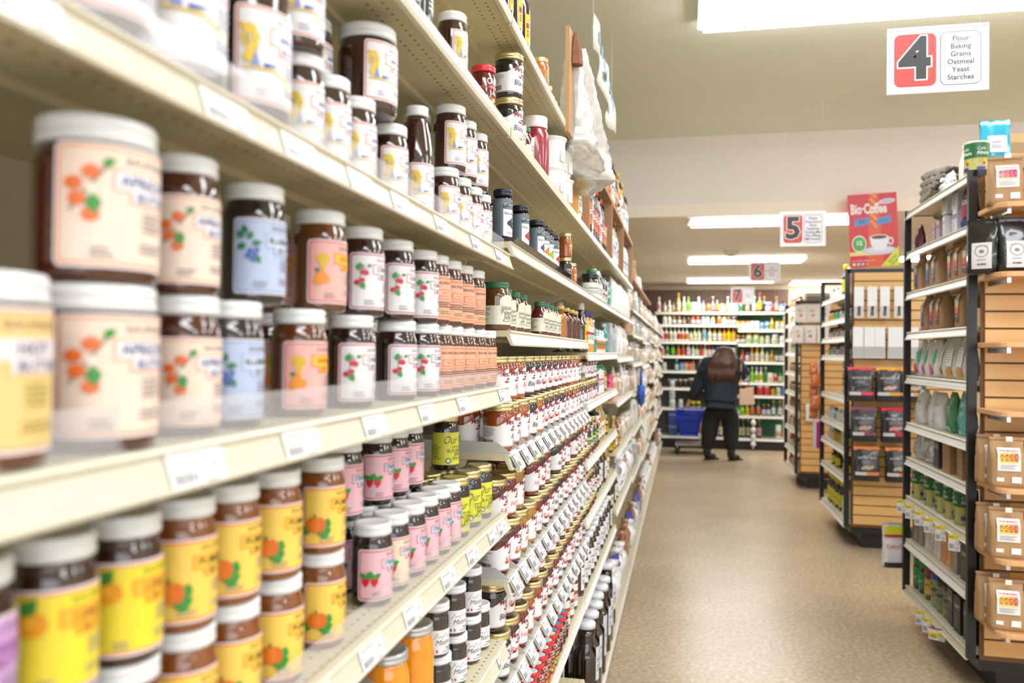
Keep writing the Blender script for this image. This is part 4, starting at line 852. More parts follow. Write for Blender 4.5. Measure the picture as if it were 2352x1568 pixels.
proto('tallw', bottle('tall_clear_bottle', .03, .38, '#aeb4ae', '#1c1c1e', G(.07, .16, '#eceeed', '#8ab0d8'), .07, .013, .62, caph=.05, capr=.017)); P_('tallw', 'tall pale bottle with white label', 'bottle')
proto('tallg', bottle('tall_gold_bottle', .03, .42, '#a87c1c', '#c89a2c', G(.07, .12, '#efeee6', '#c8c0a0'), .07, .013, .6, caph=.05, capr=.017)); P_('tallg', 'tall golden oil bottle', 'bottle')
proto('brownbox', carton('brown_carton', .2, .12, .22, '#b58f68', '#a9845e')); P_('brownbox', 'brown cardboard box', 'box')
proto('bluebag', bag('blue_white_bag', .2, .1, .3, '#4a55b8', 'pouch', G(.12, .14, '#f1f2f6', '#d0d4ea'), .06, seed=18, rough=.3)); P_('bluebag', 'blue and white bag', 'bag')
def run(where, grp, x, z, y0, pitch, ks, jx=.008, rz=-.15, ja=.25):
    its = []
    for i, k in enumerate(ks):
        if k: its.append((k, L3[k], x+jit(jx), y0+pitch*i, z))
    row(its, where, grp, 'item', rz, ja)
run('third bay top shelf under the rack', 'bottles on the third bay top shelf', -.56, 1.823, 4.78, .14, ['blackwhite', 'greencapb', 'oilw', 'oilw', 'oilw', 'oild', 'oild', 'teal', 'teal'])
run('third bay syrup shelf', 'bottles on the third bay syrup shelf', -.555, 1.501, 4.3, .145, ['choc2', None, 'dressing', 'dressing', 'teal', 'smallgreen', 'smallgreen', 'smallgreen', 'smallgreen', 'teal', None, 'greybox'])
run('back of the third bay syrup shelf', 'bottles on the third bay syrup shelf', -.66, 1.501, 4.25, .17, ['choc2', None, 'oild', 'smallgreen', 'smallgreen', 'smallgreen', 'greybox'])
run('third bay honey shelf', 'jars on the third bay honey shelf', -.555, 1.236, 4.27, .125, ['syrupt', 'syrupt', 'syrupt', 'orangewhite', 'orangewhite', 'purple', 'purple', 'greencapb', 'greencapb', 'purple', 'syrupt'])
run('third bay honey shelf rear', 'jars on the third bay honey shelf', -.65, 1.236, 4.3, .16, ['greenblack', 'purple', 'orangewhite', 'orangewhite', 'purple', 'greencapb'])
run('third bay vinegar shelf', 'jars on the third bay vinegar shelf', -.555, .926, 4.28, .15, ['redwhite', 'redwhite', 'greenblack', 'greenblack', 'greenblack', 'redwhite', 'amberb', 'amberb', 'amberb', 'blacknylon', 'blacknylon'])
run('back of the third bay vinegar shelf', 'jars on the third bay vinegar shelf', -.66, .926, 4.3, .18, ['widebrown', 'widebrown', 'widebrown', 'amberb', 'amberb', 'amberb'])
run('third bay oil shelf', 'bottles on the third bay oil shelf', -.555, .621, 4.28, .13, ['molasses', 'molasses', 'oilw', 'oilw', 'oilw', 'oild', 'oild', 'oilw', 'molasses', 'molasses', 'amberb', 'oild', 'amberb'])
run('third bay molasses shelf', 'bottles on the third bay molasses shelf', -.555, .201, 4.28, .15, ['molasses']*12)
run('back of the third bay molasses shelf', 'bottles on the third bay molasses shelf', -.65, .201, 4.33, .2, ['molasses']*8)
run('third bay base deck', 'jugs on the third bay base deck', -.575, ZB0, 4.32, .2, ['blacklid', 'blacklid', None, 'bigjug', 'bigjug', 'bigjug', 'bigjug', 'bigjug', 'bigjug', 'blacklid'])
run('third bay base deck rear', 'jugs on the third bay base deck', -.76, ZB0, 4.5, .24, ['bigjug']*6)
run('second bay base deck', 'jars on the second bay base deck', -.56, ZB0, 3.4, .14, ['blacklid']*5)
# wooden rack bottles
tb = ['tallb', 'tallr', 'tallb', 'tallw', 'tallr', 'tallb', 'tallr', 'tallb', 'tallw', 'tallr', 'tallb', 'tallb']
run('near wooden rack compartment', 'bottles inside the wooden rack', -.555, ZD, 4.36, .1, tb)
run('middle wooden rack compartment', 'bottles inside the wooden rack', -.555, ZD, 5.78, .105, ['tallw', 'tallw', 'tallb', 'tallw', 'tallw', 'tallw', 'tallg', 'tallw'])
run('far wooden rack compartment', 'bottles inside the wooden rack', -.555, ZD, 6.84, .12, ['tallw', 'tallw', 'tallg', 'tallw', 'tallw', 'tallw', 'tallw', 'tallw'])
run('top of the wooden rack', 'bottles on top of the wooden rack', -.56, ZD+.431, 4.9, .105, ['tallw', 'tallb', 'tallw', 'tallb', 'tallr', 'tallb', 'tallr', 'tallw', 'tallb', 'tallr', 'tallb', 'tallw', 'tallw', 'tallb', 'tallb', 'tallw', 'oild', 'tallg', 'tallb', 'tallw', 'tallw', 'tallg', 'tallb', 'tallg', 'tallg', 'tallw', 'tallw', 'tallw'])
run('wooden rack top rear', 'bottles on top of the wooden rack', -.66, ZD+.431, 5.0, .16, ['tallb', 'tallr', 'tallw', 'tallb', 'tallb', 'tallr']*3)
# ---- fourth bay and beyond: bagged goods
run('fourth bay top shelf', 'bags on the fourth bay shelves', -.56, 1.823, 6.2, .14, ['whitebag']*13)
run('fourth bay second shelf', 'bags on the fourth bay shelves', -.56, 1.471, 6.2, .15, ['greybox', 'clearbag', 'whitebag', 'clearbag', 'whitebag', 'whitebag', 'clearbag', 'whitebag', 'clearbag', 'whitebag', 'clearbag', 'whitebag'])
run('fourth bay middle shelf', 'bags on the fourth bay shelves', -.56, 1.131, 6.2, .14, ['pinkbag', 'tanbag', 'whitebag', 'tanbag', 'clearbag', 'clearbag', 'tanbag', 'whitebag', 'clearbag', 'clearbag', 'clearbag', 'whitebag', 'clearbag'])
run('fourth bay vanilla shelf', 'items on the fourth bay vanilla shelf', -.555, .731, 6.2, .1, ['blacknylon', 'blacknylon', 'blacknylon', 'amberb', 'blacknylon', 'blacknylon', 'tanbag', None, 'tanbag', None, 'clearbag', None, 'tanbag', None, 'clearbag', None, 'clearbag'])
run('fourth bay low shelf', 'items on the fourth bay low shelf', -.555, .301, 6.2, .11, ['oild', 'blacknylon', 'molasses', 'blacknylon', 'oilw', 'blacknylon', None, 'flourbag', None, 'flourbag', None, 'clearbag', None, 'tanbag', None, 'flourbag'])
run('fourth bay base deck', 'bags on the fourth bay base deck', -.59, ZB0, 6.3, .23, ['bigjug', 'flourbag', 'flourbag', 'flourbag', 'bluebag', 'flourbag', 'flourbag', 'brownbag'])
for bi, (y0, zs) in enumerate(FARB):
    nm = ('fifth', 'sixth', 'seventh', 'eighth', 'ninth', 'tenth')[bi]
    rnd = random.Random(40+bi); pal = (['clearbag', 'tanbag', 'whitebag', 'clearbag', 'tanbag', 'greybox'], ['clearbag', 'whitebag', 'clearbag', 'tanbag'], ['clearbag', 'clearbag', 'tanbag', 'pinkbag', 'whitebag'])[bi % 3]
    for si, z in enumerate(zs):
        n = 9 if bi < 3 else 7
        run(f'{nm} bay {ORD[si]} shelf', f'bags in the {nm} bay', -.56, z+.001, y0+.13, 1.72/(n-1), [rnd.choice(pal) for _ in range(n)])
    run(f'{nm} bay base deck', f'bags in the {nm} bay', -.59, ZB0, y0+.2, .25, ['brownbag' if bi == 0 and q in (0, 1) else rnd.choice(['flourbag', 'flourbag', 'flourbag', 'bluebag', 'brownbag']) for q in range(7)])
run('high brown board', 'packages on the high brown board', -.6, 2.271, 8.3, .24, ['brownbox', 'brownbox', 'whitebag', 'bluebag', 'whitebag', 'whitebag', None, 'whitebag', 'clearbag', None, 'clearbag', 'whitebag'])
# hanging blue scoops
t = thing('blue_scoop', 'blue plastic scoop hanging from the shelf edge among pale bags', 'scoop', (-.44, 8.6, .95))
MB().lathe([(.012, -.02), (.03, 0), (.07, .02), (.085, .12), (.08, .2), (.055, .215)], 20, sx=.5).build('scoop_bowl', M('#2a55b8', .35), t)
MB().tube((0, 0, .2), (0, 0, .36), .014).build('handle', M('#2a55b8', .35), t)
LEFT1 = [o for o in C.objects if o.parent is None and o.name not in LEFT0 and o.type in ('EMPTY', 'MESH')]
# ------------------------------------------------------------------ gondolas on the right of the aisle
def HK(x, z=-.01): return MB().tube((.012, 0, z), (x, 0, z), .0025, 6).mesh('wire_hook', M('#b8babc', .3, .8))
SLAT = M('#dcae6c', .42, 0, .25, scale=4, var=.05); SLATB = M('#c08a4a', .5, scale=5); GROOVE = M('#6d4724', .6)
STEELR = M('#cfc9b4', .35)
def gondola(yn, yf, zs, label, zt, tagsets=None, xr=2.15):
    yc = (yn+yf)/2; hy = (yf-yn)/2; t = thing('gondola_shelving', label, 'shelving', (1.25, yc, 0), PI)
    dp = -(xr-1.25)
    for y in (-hy-.012, hy-.012):
        mb = MB(); mb.box(-.018, .018, y, y+.024, .17, zt); mb.box(dp, dp+.045, y, y+.024, .17, zt); mb.box(dp, 0, y, y+.024, zt-.03, zt); mb.build('end_frame', BLACK, t)
    MB().box(-.40, -.385, -hy+.012, hy-.012, .16, zt-.02).build('back_panel', SLATB, t)
    MB().box(dp+.12, -.12, -hy+.05, hy-.05, 0, .12).box(dp+.02, -.03, -hy, hy, .12, .165).build('plinth', BLACK, t)
    for i, z in enumerate(zs):
        tg = (tagsets or {}).get(i, ())
        s_ = shelf(t, -hy+.013, hy-.013, z, depth=.38, mat=STEELR, strip=not tg)
        for y, k in tg: put_tag(s_, .03, y, z-(.1 if k == 2 else .085), k, tilt=0, rz=1.0)
    # end panel toward the camera (local +Y is world -Y)
    mb = MB(); z = .195; mb.box(dp+.03, -.03, hy-.012+.024, hy+.014, .17, zt-.03, 1)
    while z < zt-.06:
        z1 = min(z+.0665, zt-.03); mb.box(dp+.046, -.046, hy+.014, hy+.026, z, z1, 0); z = z1+.009
    mb.build('slatwall_panel', [SLAT, GROOVE], t)
    return t
ZG = [2.32, 2.09, 1.86, 1.635, 1.39, 1.125, .93, .71, .465, .20]
g1 = gondola(3.885, 4.93, ZG, 'near black-framed gondola on the right, stocked with coffee bags and cans', 2.33, {7: [(-.5+.13*0, 2), (-.33, 2), (-.15, 2), (.02, 2), (.2, 2), (.4, 2)], 9: [(-.12, 2), (0, 2), (.15, 3)]})
g2 = gondola(6.64, 7.77, [1.99, 1.80, 1.65, 1.50, 1.17, .945, .765, .545, .20], 'middle black-framed gondola below the red coffee poster', 2.175)
g3 = gondola(9.46, 10.42, [2.06, 1.87, 1.70, 1.53, 1.30, 1.07, .88, .65, .41, .19], 'far gondola with white bags hanging on its end panel', 2.11)
# wooden shelves on the near end panel
for i, z in enumerate((2.138, 1.852, 1.562, 1.278, .964, .673, .377)):
    t = thing('wooden_display_shelf', f'light wooden shelf on the near slatwall end panel, {ORD[i]} from the top', 'shelf', (1.70, 3.72, z), 0, 'wooden shelves on the near end panel')
    q = .05; pts = []
    x0, x1, y0, y1 = -.44, .42, -.12, .125
    pts = [(x1, y1), (x0, y1), (x0, y0+q)]+[(x0+q-q*math.cos(a), y0+q-q*math.sin(a)) for a in (.39, .79, 1.18)]+[(x0+q, y0), (x1, y0)]
    n = len(pts); MB().add([(x, y, -.022) for x, y in pts]+[(x, y, 0) for x, y in pts], [tuple(range(n)), tuple(range(n, 2*n))]+[(k, (k+1) % n, n+(k+1) % n, n+k) for k in range(n)]).build('shelf_board', WOODEDGE, t, bevel=.003)
    MB().box(-.40, -.385, -.09, .12, -.045, -.022).build('metal_bracket', M('#c8cacc', .25, .9), t)
    for x in (-.2, .12): o = put_tag(t, x, -.1225, -.034, 0, 0, -PI/2)
def tri_label(w, h, pink=False):
    c = Cv(w, h); c.rr(0, 0, w, h, w*.04, '#f7f5f3'); cols = ['#f8cf4a', '#f8c23c', '#f9b03c', '#f59a4a', '#f2806a'] if not pink else ['#f4b4c0', '#f09ab0', '#ec84a0', '#e86a90', '#e65a88']
    for k in range(5): c.rect(w*(.1+.16*k), h*.38, w*(.26+.16*k), h*.78, cols[k], k == 0)
    c.rect(w*.1, h*.34, w*.9, h*.42, '#f8e08a' if not pink else '#f8dcb4')
    c.text('FOUR MONKEYS', w*.5, h*.86, h*.11, '#d84a42' if not pink else '#e890a8', fit=w*.8, bold=.03)
    for k in range(4):
        x = w*(.2+.2*k); c.ell(x, h*.66, w*.055, h*.06, '#4a2c20', k == 0); c.ell(x, h*.64, w*.035, h*.035, '#e8a878'); c.ell(x, h*.47, w*.03, h*.03, '#4a3c38', False)
    c.lines(w*.12, w*.85, h*.24, 3, h*.07, h*.02, '#90909a'); return c
def kraft(pink):
    def build():
        t = bag('coffee_bag', .13, .085, .2, '#b08c64', 'gusset', tri_label(.085, .095, pink), .068, rough=.65, seed=21, crumple=.0025, loff=.0445)()
        me = MB().box(.0435, .045, -.012, .012, .19, .21).mesh('tape_tab', M('#e8e2d8', .4)); child('tape_tab', me, t)
        child('white_sticker', MB().box(.0438, .0448, .01, .045, .02, .045).box(.0438, .0448, -.045, -.018, .025, .04).mesh('white_sticker', M('#f1f0ee', .4)), t); return t
    return build
proto('kraft', kraft(False)); proto('kraft_pink', kraft(True))
def blk():
    c = Cv(.075, .11); c.rect(0, 0, .075, .11, '#f0f0f2'); c.ell(.0375, .074, .026, .026, '#77787c', n=24); c.ell(.0375, .074, .023, .023, '#f0f0f2', n=24); c.ell(.0375, .072, .01, .008, '#8c8c90'); c.text('MYLAN COFFEE', .0375, .094, .007, '#55565a', fit=.05); c.lines(.02, .055, .036, 1, 1, .002, '#55565a'); c.bars(.022, .055, .014, .022)
    return bag('black_coffee_bag', .125, .08, .235, '#141416', 'pouch', c, .02, rough=.22, coat=.6, seed=23, crumple=.005)()
proto('blackbag', blk)
EY = 3.70
use('kraft_pink', 1.315, EY, 2.138, -PI/2-.1, 'brown paper coffee bag with pink label on the topmost wooden shelf', 'bag')
use('blackbag', 1.46, EY, 2.138, -PI/2, 'black coffee bag beside the pink-labelled brown bag, cut by the frame edge', 'bag')
use('blackbag', 1.245, EY+.03, 1.852, -PI/2-.5, 'black coffee bag turned sideways at the left end of the second wooden shelf', 'bag'); use('blackbag', 1.345, EY-.01, 1.852, -PI/2-.05, 'black coffee bag with round white label on the second wooden shelf', 'bag'); use('blackbag', 1.49, EY, 1.852, -PI/2, 'black coffee bag at the right frame edge, second wooden shelf', 'bag')
for z, nm in ((.964, 'fifth'), (.673, 'sixth'), (.377, 'lowest')):
    use('kraft', 1.315, EY-.02, z, -PI/2-.08+jit(.04), f'brown coffee bag with orange label, front left on the {nm} wooden shelf', 'bag'); use('kraft', 1.30, EY+.075, z, -PI/2-.05, f'brown coffee bag behind the front one on the {nm} wooden shelf', 'bag')
use('blackbag', 1.455, EY, .964, -PI/2, 'black coffee bag beside the brown bag on the fifth wooden shelf', 'bag')
use('kraft', 1.468, EY, .673, -PI/2, 'brown coffee bag at the right frame edge, sixth wooden shelf', 'bag'); use('kraft', 1.468, EY, .377, -PI/2, 'brown coffee bag at the right frame edge, lowest wooden shelf', 'bag')
# goods on the aisle face of the near gondola
def photo_label(w, h, top, mid, bot):
    c = Cv(w, h); c.rect(0, 0, w, h, '#e9dccb'); c.rect(0, h*.3, w, h*.5, mid); c.poly([(0, h*.5), (w*.3, h*.62), (w*.6, h*.52), (w, h*.66), (w, h*.5)], top); c.rect(0, 0, w, h*.3, bot); c.text('COFFEE', w*.5, h*.2, h*.1, '#f4f4f4', fit=w*.8); c.ell(w*.5, h*.82, w*.16, w*.16, '#9a8c7c'); return c
R3 = {}
def Q_(k, look, cat): R3[k] = (look, cat)
for k, cols, lk in (('kb_blue', ('#7ab8d8', '#3c8fc4', '#3a5c9c'), 'brown coffee bag with blue label'), ('kb_red', ('#f0906a', '#e2584a', '#6a3450'), 'brown coffee bag with red label'), ('kb_or', ('#f0a85a', '#e07a3c', '#5a3a48'), 'brown coffee bag with orange label')):
    proto(k, bag('coffee_bag', .105, .075, .2, '#a98460', 'gusset', photo_label(.045, .13, *cols), .03, rough=.6, seed=25, crumple=.003, loff=.0395)); Q_(k, lk, 'bag')
proto('wp', bag('white_pink_bag', .12, .08, .2, '#e6e3df', 'pouch', (lambda c: (c.ell(.05, .03, .034, .03, '#e052b4'), c.ell(.085, .1, .02, .04, '#4fc4ac'), c.text('coffee', .04, .12, .02, '#55505c'), c)[-1])(Cv(.11, .15)), .01, seed=27, rough=.4)); Q_('wp', 'white bag with pink patch', 'bag')
proto('wo', bag('white_orange_bag', .11, .08, .2, '#d8d4cb', 'pouch', (lambda c: (c.ell(.05, .02, .03, .022, '#f0a020'), c.rect(.02, .05, .08, .14, '#f0f0f0'), c.lines(.025, .075, .13, 6, .012, .004, '#8c8c90'), c)[-1])(Cv(.1, .16)), .01, seed=28)); Q_('wo', 'pale grey bag with orange patch', 'bag')
def flatlab(w, h, tx, col='#55565a', ex=None):
    c = Cv(w, h); c.text(tx, w*.5, h*.75, h*.14, col, fit=w*.7); c.lines(w*.2, w*.7, h*.5, 3, h*.08, h*.025, '#9a9aa0')
    if ex: c.ell(w*.35, h*.18, w*.12, h*.08, ex)
    return c
proto('wb', bag('white_bag', .12, .085, .19, '#dddee0', 'pouch', flatlab(.09, .15, 'OH YEAH', ex='#f0b48a'), .01, seed=29, rough=.3, crumple=.005)); Q_('wb', 'crumpled white bag', 'bag')
proto('gb', bag('green_bag', .1, .07, .2, '#3f8a5a', 'pouch', flatlab(.07, .15, 'TEA', '#f0f4f0', '#e6efe8'), .01, seed=30, rough=.25, coat=.4)); Q_('gb', 'green bag', 'bag')
proto('tb', bag('teal_bag', .11, .07, .21, '#5ab8b4', 'pouch', flatlab(.08, .15, 'Love', '#2c6a74', '#2c4a8c'), .01, seed=31, rough=.25, coat=.4)); Q_('tb', 'light teal bag', 'bag')
proto('sb', bag('silver_bag', .12, .09, .17, '#c9ccd0', 'pouch', None, seed=32, rough=.2, crumple=.009, mat=M('#c9ccd0', .22, .7))); Q_('sb', 'crinkled silver bag', 'bag')
proto('db', carton('dark_tin_box', .09, .08, .15, '#35363a', '#8a8880', txt='TEA')); Q_('db', 'dark box with grey band', 'box')
proto('kbx', carton('brown_box', .1, .09, .17, '#a07a54', '#a07a54')); Q_('kbx', 'plain brown box', 'box')
def can():
    t = thing('coffee_can', None, None); child('can_body', MB().lathe([(.05, 0), (.052, .003), (.052, .157), (.05, .16), (.05, .158), (0, .158)], 40).mesh('can_body', M('#b9b36a', .35, 0, .2)), t)
    c = Cv(.32, .145); c.rect(0, .075, .32, .145, '#1f6a3c'); c.rect(0, 0, .32, .075, '#b9b96c')
    for cx in (.1, .16, .23): c.text('Cafe', cx, .118, .02, '#f0f4ea', shear=.2, fit=.04); c.text('Altura', cx+.005, .098, .022, '#f0f4ea', fit=.05, bold=.02); c.ell(cx, .066, .01, .01, '#c8a02c'); c.rect(cx-.02, .014, cx+.015, .034, '#3c3c8c'); c.ell(cx+.01, .05, .006, .006, '#a83440')
    child('wrapped_label', c.mesh('wrapped_label', r=.052, z0=.008, step=9), t)
    child('rim', MB().lathe([(.05, 0), (.0535, .001), (.0535, .006), (.05, .007)], 40, cap=False).mesh('rim', M('#e4e4de', .3)), t, (0, 0, .155)); return t
proto('can', can); Q_('can', 'green and olive coffee can', 'can')
proto('rp', carton('red_packet', .055, .05, .18, '#e6dfd6', '#e2462c')); Q_('rp', 'red and white packet', 'packet')
proto('op', carton('orange_packet', .065, .05, .19, '#e09a48', '#e8742c')); Q_('op', 'orange packet', 'packet')
proto('gp', carton('grey_packet', .075, .06, .2, '#9c9690', '#7a746c')); Q_('gp', 'grey packet with purple base', 'packet')
proto('gj', jar('instant_coffee_jar', .036, .17, '#3a2218', M('#1f8a4c', .35), G(.1, .09, '#2f9a5c', '#2f9a5c', '#f0f4ee', 'RX'), .03, .035, .95)); Q_('gj', 'coffee jar with green lid and label', 'jar')
proto('rj', jar('red_lidded_jar', .036, .16, '#5a3a28', M('#8a3438', .35), G(.1, .08, '#e8c45a', '#e8a04a'), .03, .03, .95)); Q_('rj', 'red-lidded jar with yellow label', 'jar')
proto('bc', jar('blue_lidded_canister', .036, .17, '#8a9a6c', M('#2a45b0', .35), G(.18, .12, '#a3a878', '#2f6a44'), .02, .025, 1.0, neckr=.97)); Q_('bc', 'olive canister with blue lid', 'canister')
proto('gc', jar('dark_lidded_canister', .036, .16, '#6a7a58', M('#1f4a38', .35), G(.18, .11, '#8a946c', '#3a5a4c'), .02, .025, 1.0, neckr=.97)); Q_('gc', 'olive canister with dark green lid', 'canister')
proto('bb', carton('black_coffee_box', .085, .08, .17, '#26252a', '#3c3a40', txt='CAFE')); Q_('bb', 'black box with small white print', 'box')
proto('pb', carton('pink_beige_box', .045, .06, .11, '#b9a0a8', '#a04a74')); Q_('pb', 'small mauve and beige box', 'box')
proto('gw', carton('green_white_box', .06, .06, .115, '#d8d8e0', '#8aa860')); Q_('gw', 'green and white box', 'box')
proto('pw', carton('purple_white_box', .06, .06, .125, '#dcdce6', '#6c6494')); Q_('pw', 'white and purple box', 'box')
proto('mb', bag('maroon_bag', .09, .06, .15, '#5a1f30', 'pouch', None, seed=34, rough=.3)); Q_('mb', 'maroon bag', 'bag')
proto('bm', bag('blue_magenta_bag', .1, .06, .21, '#2a3a80', 'pouch', G(.06, .12, '#a8305c', '#d8dce8'), .06, seed=35, rough=.25)); Q_('bm', 'blue and magenta bag', 'bag')
proto('fl', bag('foil_pack', .035, .03, .04, '#c8c4bc', 'pouch', None, seed=36, mat=M('#cfc8bc', .2, .8), crumple=.003)); Q_('fl', 'small crinkled foil packet', 'packet')
GX = 1.31
def rrun(where, grp, z, its, x=GX, ja=.15, rz=PI):
    row([(k, R3[k], x+jit(.005), y, z) for k, y in its], where, grp, 'item', rz, ja)
rrun('topmost mixed shelf of the near gondola', 'goods on the near gondola shelves', ZG[1]+.001, [('fl', 4.01), ('fl', 4.82), ('fl', 4.73), ('fl', 4.64), ('mb', 4.88), ('pb', 4.57), ('pb', 4.49), ('gw', 4.37), ('pw', 4.23), ('bm', 4.09)])
rrun('stacked boxes of the near gondola', 'goods on the near gondola shelves', ZG[1]+.126, [('gw', 4.37), ('pw', 4.23)])
rrun('blue-label shelf of the near gondola', 'goods on the near gondola shelves', ZG[2]+.001, [('kb_blue', 4.83), ('kb_blue', 4.63), ('kb_blue', 4.51), ('kb_red', 4.27), ('kb_red', 4.06), ('kb_red', 4.16)], ja=.05)
rrun('next coffee shelf of the near gondola', 'goods on the near gondola shelves', ZG[3]+.001, [('kb_blue', 4.72), ('kb_red', 4.44), ('kb_red', 4.54), ('kb_or', 4.14)], ja=.05)
rrun('pink bag shelf of the near gondola', 'goods on the near gondola shelves', ZG[4]+.001, [('wp', 4.83), ('wp', 4.68), ('wp', 4.53), ('wo', 4.40), ('wo', 4.27), ('wo', 4.12)])
rrun('white bag shelf of the near gondola', 'goods on the near gondola shelves', ZG[5]+.001, [('wb', 4.82), ('wb', 4.60), ('wb', 4.46), ('gb', 4.29), ('tb', 4.13)])
rrun('silver bag shelf of the near gondola', 'goods on the near gondola shelves', ZG[6]+.001, [('sb', 4.82), ('sb', 4.65), ('db', 4.46), ('kbx', 4.27), ('kbx', 4.08)])
rrun('coffee can shelf of the near gondola', 'goods on the near gondola shelves', ZG[7]+.001, [('can', 4.83), ('can', 4.62), ('can', 4.41), ('can', 4.28), ('can', 4.14)])
rrun('packet shelf of the near gondola', 'goods on the near gondola shelves', ZG[8]+.001, [('gp', 4.86), ('gp', 4.77), ('rp', 4.68), ('rp', 4.61), ('rp', 4.54), ('rp', 4.47), ('op', 4.39), ('op', 4.31), ('gp', 4.2), ('bb', 4.05)], ja=.05)
rrun('bottom shelf of the near gondola', 'goods on the near gondola shelves', ZG[9]+.001, [('gj', 4.87), ('gj', 4.78), ('rj', 4.66), ('bc', 4.53), ('gc', 4.44), ('gc', 4.35), ('bb', 4.25), ('bb', 4.13), ('bb', 4.01)], ja=.05)
# on top of the near gondola
proto('greyb', bag('grey_foil_bag', .15, .05, .2, '#7c7468', 'pouch', None, seed=41, crumple=.012, rough=.4))
for i in range(4):
    o = use('greyb', 1.33, 4.72+.02*i, 2.345+.045*i, PI, f'crumpled grey foil bag lying on the near gondola, {ORD[i]} from the bottom of the pile', 'bag', 'pile of grey foil bags'); o.rotation_euler = (0, -PI/2+.1, PI*.5+.2*i)
proto('whitef', bag('white_paper_bag', .16, .06, .13, '#d5d8d8', 'pouch', None, seed=42, crumple=.014, rough=.5)); use('whitef', 1.34, 4.52, 2.321, PI, 'crumpled white bag lying beside the grey foil pile', 'bag')
proto('pinkb', bag('beige_pink_bag', .17, .11, .26, '#d9bfae', 'gusset', flatlab(.12, .14, 'COFFEE', '#c0a898'), .05, seed=43, rough=.5, crumple=.004, loff=.06)); use('pinkb', 1.45, 4.42, 2.321, PI+.6, 'beige pink bag standing on top of the near gondola', 'bag')
use('can', 1.325, 4.06, 2.331, PI+.3, 'green and olive can on top of the near gondola corner', 'can')
proto('blueb', bag('blue_foil_bag', .13, .09, .28, '#2a9ab8', 'pouch', G(.08, .08, '#eef0f4', '#d8dce4'), .12, seed=44, rough=.25, coat=.5, crumple=.006)); use('blueb', 1.42, 4.12, 2.331, -PI/2, 'tall blue foil bag with white label beside the green can', 'bag')
for i, (x, y, h) in enumerate(((1.58, 4.3, .24), (1.75, 4.22, .24))):
    proto(f'bx{i}', carton('cardboard_box', .14, .16, h, '#b3905f', '#9c7c50')); use(f'bx{i}', x, y, 2.331, -PI/2+.2*i, ('cardboard box behind the tall blue foil bag', 'cardboard box at the right frame edge on top of the near gondola')[i], 'box')
# yellow and white bag hanging at the far end
proto('dant', bag('yellow_topped_bag', .13, .06, .26, '#e6e4e6', 'pouch', (lambda c: (c.rect(0, .19, .12, .235, '#d8d82a'), c.rect(0, .175, .12, .19, '#c8343c'), c.text('DANTE', .06, .12, .032, '#c8443c', fit=.1), c.rect(0, .0, .12, .03, '#3a3c3a'), c)[-1])(Cv(.12, .24)), .005, seed=45, rough=.3))
o = use('dant', 1.205, 5.02, .27, -PI/2+.15, 'white bag with yellow top hanging at the far end of the near gondola', 'bag'); child('wire_hook', HK(.085, .265), o, (0, -.03, 0))
# ---- middle gondola goods
def mini(k, body, cap, lab, h=.1, r=.022, nm='small_bottle', look='small bottle'):
    proto(k, bottle(nm, r, h, body, cap, G(r*3.2, h*.4, lab, lab), h*.12, r*.5, .62, caph=h*.2, capr=r*.65, seg=16)); Q_(k, look, 'bottle')
mini('n_dark', '#2a2422', '#1c1c1e', '#dcdcd8', look='small dark bottle with white label'); mini('n_pink', '#c8b4b8', '#1c1c1e', '#d8a8b0', look='small bottle with pale pink label'); mini('n_blue', '#c4d0d8', '#1c1c1e', '#8ab0d0', look='small bottle with blue label'); mini('n_green', '#2f8a5a', '#1c2c24', '#5ac884', look='small green bottle'); mini('n_yel', '#d8a82c', '#2a2a2c', '#e8c040', look='small yellow bottle')
mini('y_bot', '#2a2a1c', '#1c1c1e', '#e6dc2a', .15, .03, 'extract_bottle', 'dark bottle with yellow label'); mini('y_tall', '#1c1c1c', '#e0d42a', '#e6dc2a', .26, .034, 'tall_extract_bottle', 'tall dark yellow-capped bottle'); mini('c_tall', '#c8d4dc', '#e8e8ea', '#e4e4c0', .22, .034, 'pale_bottle', 'pale bottle'); mini('w_box', '#dcdcd8', '#ecece8', '#e8e8e4', .1, .03, 'white_canister', 'white canister')
mini('jar4', '#3a3430', '#24352c', '#dfe0dc', .062, .017, 'spice_jar', 'tiny spice jar')
Y2 = lambda n, a=6.76, b=7.66: [a+(b-a)*i/(n-1) for i in range(n)]
g = 'goods on the middle gondola'
rrun('top shelf of the middle gondola', g, 1.991, [('w_box', 7.6), ('n_dark', 7.5), ('w_box', 7.42), ('n_dark', 7.33), ('w_box', 7.25), ('y_tall', 7.0), ('c_tall', 6.85)])
rrun('second shelf of the middle gondola', g, 1.801, list(zip(['n_yel', 'n_yel', 'n_green', 'n_green', 'n_blue', 'n_dark', 'n_dark', 'n_blue', 'n_dark'][::-1], Y2(9))))
rrun('third shelf of the middle gondola', g, 1.651, list(zip(['n_dark', 'n_pink', 'n_dark', 'n_dark', 'n_pink', 'n_pink', 'n_dark', 'n_pink', 'n_dark', 'n_dark'], Y2(10))))
rrun('fourth shelf of the middle gondola', g, 1.501, list(zip(['n_dark', 'n_dark', 'n_pink', 'n_blue', 'n_pink', 'n_dark', 'n_blue', 'n_pink', 'n_green'], Y2(9))))
t = thing('spice_rack', 'stepped wooden spice rack on the fifth shelf of the middle gondola', 'rack', (1.44, 7.2, 1.171)); 
for k in range(4): MB().box(-.05, .03, -.42, .42, .075*k-.004 if k else 0, .075*k+.002).build('rack_tier', SLATB, t)
MB().box(.03, .045, -.43, .43, 0, .3).build('rack_back', SLATB, t)
